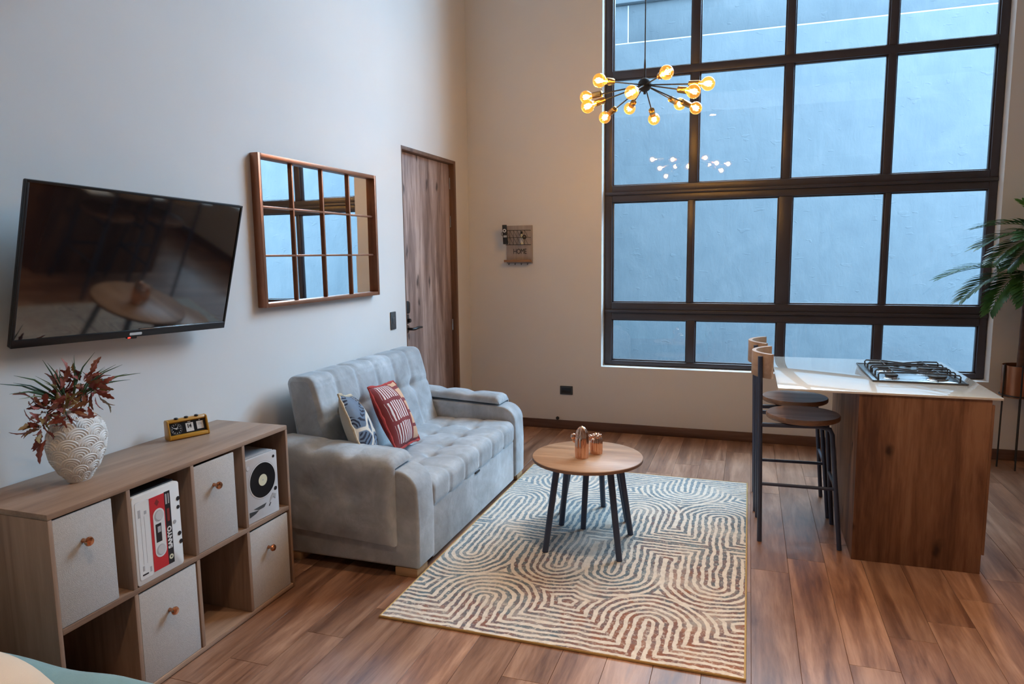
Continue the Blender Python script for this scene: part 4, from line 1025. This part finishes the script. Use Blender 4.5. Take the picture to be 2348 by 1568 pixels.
def grate(y0_, y1_):
    yc = (y0_ + y1_) / 2
    g = link('grate', None, ck); g.location = (0, yc, 0); g.empty_display_size = 0.05
    hz = 0.047
    for xs in (-1, 1):
        pass
    ys = [-(y1_ - y0_) / 2 + 0.012 + k * ((y1_ - y0_) - 0.024) / 2 for k in range(3)]
    for k, yy in enumerate(ys):
        yb = yy * 0.80
        path = [(-0.195, yy, 0.008), (-0.197, yy, hz - 0.008), (-0.190, yy, hz), (-0.10, yy * 0.82, hz + 0.002), (0.0, yb * (0.55 if k != 1 else 1), hz - 0.003), (0.10, yy * 0.82, hz + 0.002), (0.190, yy, hz), (0.197, yy, hz - 0.008), (0.195, yy, 0.008)]
        MB().tube(path, 0.0042, 8).build('grate_bar', M['matte'], g)
    for xs in (-0.195, 0.195):
        MB().tube([(xs, ys[0], 0.013), (xs, ys[-1], 0.013)], 0.0042, 8).build('grate_foot', M['matte'], g)
    for xs in (-0.115, 0.108):
        MB().tube([(xs, ys[0] * 0.9, hz + 0.001), (xs, ys[2] * 0.9, hz + 0.001)], 0.0036, 8).build('grate_bar', M['matte'], g)
grate(-0.300, -0.068); grate(-0.040, 0.205)

# ------------------------------------------------------------------ bar stools
def bar_stool(label, legs, back_group='bar stools at the kitchen island'):
    (bl_, bl2, fl, fl2) = [Vector((p[0], p[1], 0)) for p in legs]     # back near, back far, front near, front far
    c = (bl_ + bl2 + fl + fl2) / 4
    t = thing('bar_stool', label, 'bar stool', c, back_group)
    L = lambda p, z: Vector((p.x - c.x, p.y - c.y, z))
    zs = 0.700
    for p, s in ((bl_, -1), (bl2, 1)):
        top = Vector((p.x - c.x - 0.026, (p.y - c.y) * 0.80, 1.045)); MB().tube([L(p, 0.0004), (L(p, 0) * 0.5 + top * 0.5) , top], 0.0130, 14).build('back_leg', M['navy'], t)
    ft = []
    for p in (fl, fl2):
        b0 = L(p, 0.0004); up = Vector((p.x - c.x - 0.055, (p.y - c.y) * 0.72, zs - 0.075))
        end = Vector((p.x - c.x - 0.115, (p.y - c.y) * 0.66, zs - 0.036))
        mid_ = Vector((p.x - c.x - 0.067, (p.y - c.y) * 0.70, zs - 0.047))
        rail = Vector((bl_.x - c.x - 0.012, (p.y - c.y) * 0.86, zs - 0.036))
        MB().tube([b0, up, mid_, end, rail], 0.0125, 14).build('front_leg', M['navy'], t)
    zr = 0.330
    def at(p, q, z):  # point on slanted front leg
        f = z / (zs - 0.075); a = L(p, 0); b_ = Vector((p.x - c.x - 0.055, (p.y - c.y) * 0.72, zs - 0.075)); return a + (b_ - a) * f
    def atb(p, z): f = z / 1.045; a = L(p, 0); b_ = Vector((p.x - c.x - 0.026, (p.y - c.y) * 0.80, 1.045)); return a + (b_ - a) * f
    for p, q in ((bl_, fl),): MB().tube([atb(p, zr), at(q, None, zr)], 0.0095, 10).build('side_rung', M['navy'], t)
    MB().tube([at(fl, None, zr), at(fl2, None, zr)], 0.0095, 10).build('front_rung', M['navy'], t)
    r = 0.196
    MB().lathe([(0.0001, zs - 0.0235), (r - 0.012, zs - 0.0235), (r - 0.003, zs - 0.018), (r, zs - 0.012), (r, zs + 0.002), (r - 0.004, zs + 0.008), (r - 0.03, zs + 0.006), (0.0001, zs + 0.003)], 64).build('seat', M['seatwood'], t, loc=(0.010, 0, 0), angle=50)
    # curved backrest
    R0, th, h0, h1 = 0.205, 0.024, 0.925, 1.062; vs, fs = [], []; NA = 22; cx0 = bl_.x - c.x - 0.026 + 0.185
    for k in range(NA + 1):
        a = math.radians(180 - 56 + 112 * k / NA)
        for rr_, z in ((R0, h0), (R0, h1), (R0 + th, h1), (R0 + th, h0)):
            vs.append((cx0 + rr_ * math.cos(a), rr_ * 1.0 * math.sin(a), z))
    for k in range(NA):
        for i in range(4):
            j = (i + 1) % 4; fs.append((4 * k + i, 4 * k + j, 4 * k + 4 + j, 4 * k + 4 + i))
    fs += [(0, 3, 2, 1), (4 * NA, 4 * NA + 1, 4 * NA + 2, 4 * NA + 3)]
    MB().add(vs, fs).build('backrest', M['backwood'], t, bevel=0.003, angle=40)
    return t
bar_stool('nearer bar stool with round walnut seat and curved wooden backrest', [(0.098, 3.994), (0.090, 4.364), (0.508, 3.991), (0.508, 4.373)])
bar_stool('farther bar stool by the window side, half hidden behind the nearer one', [(0.078, 4.467), (0.074, 4.842), (0.496, 4.475), (0.492, 4.869)])

# ------------------------------------------------------------------ palm in a copper planter
PC = Vector((1.925, 5.985, 0))
pt = thing('planter_stand', 'copper cylinder planter raised on thin black metal legs', 'planter', PC)
MB().lathe([(0.0001, 0.530), (0.118, 0.530), (0.126, 0.536), (0.128, 0.765), (0.124, 0.765), (0.122, 0.72), (0.0001, 0.72)], 48).build('pot', M['copper'], pt, angle=50)
MB().lathe([(0.0001, 0.745), (0.060, 0.748), (0.121, 0.738), (0.121, 0.722)], 32).build('soil', M['soil'], pt)
for a in (200, 253, 20, 73):
    d = Vector((math.cos(math.radians(a)), math.sin(math.radians(a)), 0))
    lo = d * 0.140; lo = Vector((lo.x, min(lo.y, 0.14), 0.0004))
    MB().tube([lo, d * 0.1335 + Vector((0, 0, 0.775))], 0.006, 8).build('leg', M['matte'], pt)
ring = MB().tube([(0.1335 * math.cos(k * PI / 16), 0.1335 * math.sin(k * PI / 16), 0.545) for k in range(32)], 0.0045, 6, closed=True)
ring.build('hoop', M['matte'], pt)
def frond_mesh(L, n, droop, wid, seed):
    r_ = random.Random(seed); mb = MB(); pts = []
    for k in range(13):
        t_ = k / 12; pts.append(Vector((0, L * (t_ - 0.12 * t_ * t_ * droop), L * (0.10 * t_ - 0.55 * droop * t_ * t_))))
    mb.tube(pts, [0.0048 * (1 - 0.8 * k / 12) for k in range(13)], 5)
    for k in range(n):
        t_ = 0.14 + 0.86 * k / (n - 1); i = min(11, int(t_ * 12)); f = t_ * 12 - i; p = pts[i] * (1 - f) + pts[i + 1] * f; tg = (pts[i + 1] - pts[i]).normalized()
        ll = wid * (math.sin(PI * (0.20 + 0.68 * t_)) ** 0.8) * r_.uniform(0.9, 1.08)
        nrm = Vector((1, 0, 0)).cross(tg)
        for s in (-1, 1):
            d = (Vector((s, 0, 0)) + tg * (0.85 + 0.7 * t_) + nrm * 0.30).normalized()
            w_ = 0.0135; sd = d.cross(nrm).normalized() * w_
            dp = Vector((0, 0, ll * 0.10))
            q = [p, p + d * ll * 0.35 + sd, p + d * ll * 0.35 - sd, p + d * ll * 0.72 + sd * 0.85 - dp * 0.5, p + d * ll * 0.72 - sd * 0.85 - dp * 0.5, p + d * ll - dp * 1.6]
            qb = [v_ - nrm * 0.0012 for v_ in q]
            fs = [(0, 1, 2), (1, 3, 4, 2), (3, 5, 4)]
            mb.add(q + qb, fs + [tuple(6 + i_ for i_ in reversed(f_)) for f_ in fs])
    return mb
def green_mat(name, lo, hi):
    m, nt, b = new_mat(name); n = noise(nt, coords(nt), 14, 3)
    c = ramp(nt, n.outputs[0], [(0.35, lo), (0.65, hi)])
    nt.links.new(c, b.inputs['Base Color']); b.inputs['Roughness'].default_value = 0.32
    out = nt.nodes['Material Output']; tl = nt.nodes.new('ShaderNodeBsdfTranslucent'); nt.links.new(c, tl.inputs[0])
    mx = nt.nodes.new('ShaderNodeMixShader'); mx.inputs[0].default_value = 0.35
    nt.links.new(b.outputs[0], mx.inputs[1]); nt.links.new(tl.outputs[0], mx.inputs[2]); nt.links.new(mx.outputs[0], out.inputs['Surface'])
    return m
M['palm'] = green_mat('palm_leaf', (0.035, 0.11, 0.03), (0.08, 0.22, 0.05)); M['palm2'] = green_mat('palm_leaf_light', (0.10, 0.26, 0.03), (0.20, 0.42, 0.06))
pl = thing('palm_plant', 'artificial palm with two trunks and feathery green fronds in the copper planter', 'plant', (PC.x, PC.y, 0.7475))
for (dx_, dy_, hgt, lean) in ((-0.020, -0.035, 0.60, 0.00), (0.055, 0.01, 0.86, 0.015)):
    pth = [(dx_ + lean * k, dy_, -0.012 + hgt * k / 6) for k in range(7)]
    MB().tube(pth, [0.030 - 0.0012 * k + (0.003 if k % 2 else 0) for k in range(7)], 12).build('trunk', M['trunk'], pl)
    e_ = Vector(pth[-1]); MB().tube([e_ - Vector((0, 0, 0.03)), e_ + Vector((0, 0, 0.08)), e_ + Vector((0, 0, 0.16))], [0.026, 0.021, 0.010], 10).build('crown_sheath', M['bark2'], pl)
    heads = ((e_ + Vector((0, 0, 0.10))),)
    k0 = 0 if hgt < 0.7 else 1
    # azimuth, length, rise, droop, light-green?
    specs = [[(184, 0.56, 0.30, 0.75, 0), (200, 0.50, 0.10, 0.95, 0), (222, 0.44, 0.05, 1.25, 0), (250, 0.42, 0.15, 1.2, 0), (285, 0.42, 0.3, 0.9, 1), (325, 0.40, 0.3, 0.9, 0)],
             [(186, 0.52, 0.55, 0.80, 0), (196, 0.54, 0.25, 0.80, 0), (208, 0.52, 0.02, 0.75, 0), (228, 0.46, 0.42, 0.9, 0), (246, 0.42, 0.95, 0.6, 1), (205, 0.38, 1.3, 0.5, 1), (290, 0.44, 0.6, 0.8, 1), (325, 0.44, 0.5, 0.8, 0), (214, 0.48, -0.25, 0.55, 0)]][k0]
    for i, (az, L, el, dr, mm) in enumerate(specs):
        a = math.radians(az); d = Vector((math.cos(a), math.sin(a), el)).normalized()
        mloc = Matrix.Translation(heads[0]) @ orient(d, 0); inv = mloc.inverted()
        fb_ = frond_mesh(L, 17, dr, L * 0.40, 10 * k0 + i)
        vv_ = []
        for v_ in fb_.v:                       # keep leaflets off the wall
            wv_ = mloc @ Vector(v_); wv_.y = min(wv_.y, BY - 0.012 - PC.y); vv_.append(tuple(inv @ wv_))
        fb_.v = vv_
        o = link('frond', fb_.mesh('frond', M['palm2' if mm else 'palm'], angle=30), pl); o.matrix_local = mloc

# ------------------------------------------------------------------ chandelier
HUB = Vector((-0.645, 4.5, 2.648))
ch_ = thing('chandelier', 'black starburst chandelier with twelve glowing amber globe bulbs', 'chandelier', HUB)
MB().lathe([(0.0001, CZ - HUB.z), (0.06, CZ - HUB.z), (0.06, CZ - HUB.z - 0.02), (0.02, CZ - HUB.z - 0.03), (0.0001, CZ - HUB.z - 0.03)], 28).build('canopy', M['matte'], ch_)
MB().tube([(0, 0, 0.145), (0, 0, CZ - HUB.z - 0.02)], 0.0036, 8).build('cord', M['matte'], ch_)
MB().tube([(0, 0, 0.02), (0, 0, 0.12), (0, 0, 0.150)], [0.0065, 0.0065, 0.0045], 12).build('stem', M['matte'], ch_)
MB().grid(lambda a, e_: (0.042 * math.sin(PI * e_) * math.cos(2 * PI * a), 0.042 * math.sin(PI * e_) * math.sin(2 * PI * a), -0.042 * math.cos(PI * e_)), 28, 16, wrap_u=True).build('hub', M['matte'], ch_)
MB().tube([(0, 0, -0.055), (0, 0, -0.038)], 0.008, 12).build('finial', M['matte'], ch_)
M['bulbglass'] = thin_glass('amber_bulb_glass', (1.0, 0.74, 0.30), 1.0, ((1.0, 0.46, 0.07), 0.30))
M['filament'] = emit('hot_filament', (1.0, 0.74, 0.38), 110.0)
BU = [(-0.206, -0.376, -0.039), (-0.404, 0.147, -0.01), (-0.3, -0.266, -0.155), (-0.304, 0.278, -0.124), (-0.157, 0.397, -0.055), (-0.014, -0.41, -0.128), (0.006, 0.409, -0.134), (0.176, -0.391, -0.032), (0.389, -0.173, -0.063), (0.315, -0.267, -0.12), (0.177, 0.388, -0.053), (0.287, 0.303, -0.103)]
gp = [(0.0125, -0.030), (0.0135, -0.020), (0.0145, -0.010)]
gl_ = MB().lathe([(0.0130, -0.060), (0.0135, -0.052), (0.0165, -0.044), (0.022, -0.037)] + [(0.0400 * math.sin(math.radians(a)), -0.0400 * math.cos(math.radians(a))) for a in range(40, 180, 10)] + [(0.0001, 0.0400)], 28).mesh('bulb', M['bulbglass'])
so_ = MB().lathe([(0.0001, -0.124), (0.012, -0.124), (0.0195, -0.119), (0.0195, -0.056), (0.017, -0.053), (0.0001, -0.053)], 20).mesh('socket', M['brass'], angle=40)
fi_ = MB()
for k in range(6):
    a = k * PI / 3; fi_.tube([(0.007 * math.cos(a), 0.007 * math.sin(a), -0.024), (0.014 * math.cos(a), 0.014 * math.sin(a), 0.016)], 0.0022, 6)
fi_.tube([(0, 0, -0.05), (0, 0, -0.02)], 0.003, 6)
fi_me = fi_.mesh('filament', M['filament'])
for i, p in enumerate(BU):
    p = Vector(p); d = p.normalized()
    arm_me = MB().tube([(0, 0, 0.030), (0, 0, p.length - 0.118)], 0.0042, 10).mesh('arm', M['matte'])
    o = link('arm', arm_me, ch_); z_ = d; a = Vector((0, 0, 1)); x_ = a.cross(z_).normalized(); y_ = z_.cross(x_)
    o.matrix_local = frame_matrix(Vector((0, 0, 0)), x_, y_, z_)
    for nm, me in (('socket', so_), ('bulb', gl_), ('filament', fi_me)):
        c = link(nm, me, o, (0, 0, p.length))
    l = bpy.data.lights.new('bulb_light', 'POINT'); l.energy = BULB_W; l.color = (1.0, 0.62, 0.28); l.shadow_soft_size = 0.02
    lo = bpy.data.objects.new('bulb_light', l); COL.objects.link(lo); lo.parent = o; lo.location = (0, 0, p.length)

# ------------------------------------------------------------------ bed corner
bed = thing('bed', 'bed corner under a teal knitted blanket at the lower left', 'bed', (-1.45, 0.265, 0))
bx('bed_frame', -0.95, 0.80, -0.98, 0.98, 0.12, 0.30, M['board'], bed, bevel=0.01)
for xx in (-0.9, 0.70):
    for yy in (-0.93, 0.88): bx('bed_leg', xx, xx + 0.05, yy, yy + 0.05, 0.0004, 0.1195, M['board'], bed, bevel=0.003)
bx('mattress', -0.94, 0.79, -0.97, 0.97, 0.3005, 0.52, M['mattress'], bed, bevel=0.05, seg=4)
rbk = random.Random(9)
def bfn(u_, w_):
    x_ = -1.0 + 1.86 * u_; 
    s_ = w_ * 2.6 - 1.3        # across the bed: drape, top, drape
    W2_ = 1.015
    if s_ < -W2_: yy, z = -W2_ - 0.02, 0.52 - (-W2_ - s_)
    elif s_ > W2_: yy, z = W2_ + 0.02, 0.52 - (s_ - W2_)
    else:
        yy = s_; e_ = (W2_ - abs(s_)) / 0.06; z = 0.555 - (0.035 * (1 - e_) ** 2 if e_ < 1 else 0)
    wv = 0.008 * math.sin(9 * x_ + 2 * s_) + 0.006 * math.sin(17 * x_ - 4 * s_)
    if abs(s_) > W2_: yy += wv * 1.5 * (1 if s_ > 0 else -1)
    else: z += wv * 0.8
    if x_ > 0.80: z -= (x_ - 0.80) * 4
    return (x_, yy, z)
MB().grid(bfn, 60, 70).build('blanket', M['duvet'], bed, angle=70)
pw = thing('bed_pillow', 'beige pillow lying on the teal blanket at the lower left', 'pillow', (-1.845, 0.880, 0.606))
def pil(s):
    def fn(a, c):
        p, q = a * 2 - 1, c * 2 - 1; bul = (max(0, 1 - abs(p) ** 4) * max(0, 1 - abs(q) ** 4)) ** 0.42
        return (0.35 * p * math.sqrt(1 - 0.20 * q ** 4), 0.26 * q * math.sqrt(1 - 0.20 * p ** 4), (0.085 if s > 0 else -0.04) * bul + 0.004 * math.sin(8 * p + 5 * q) * bul)
    return MB().grid(fn, 24, 20)
pil(1).build('upper_cover', M['pillowcream'], pw, angle=80); pil(-1).build('lower_cover', M['pillowcream'], pw, angle=80)
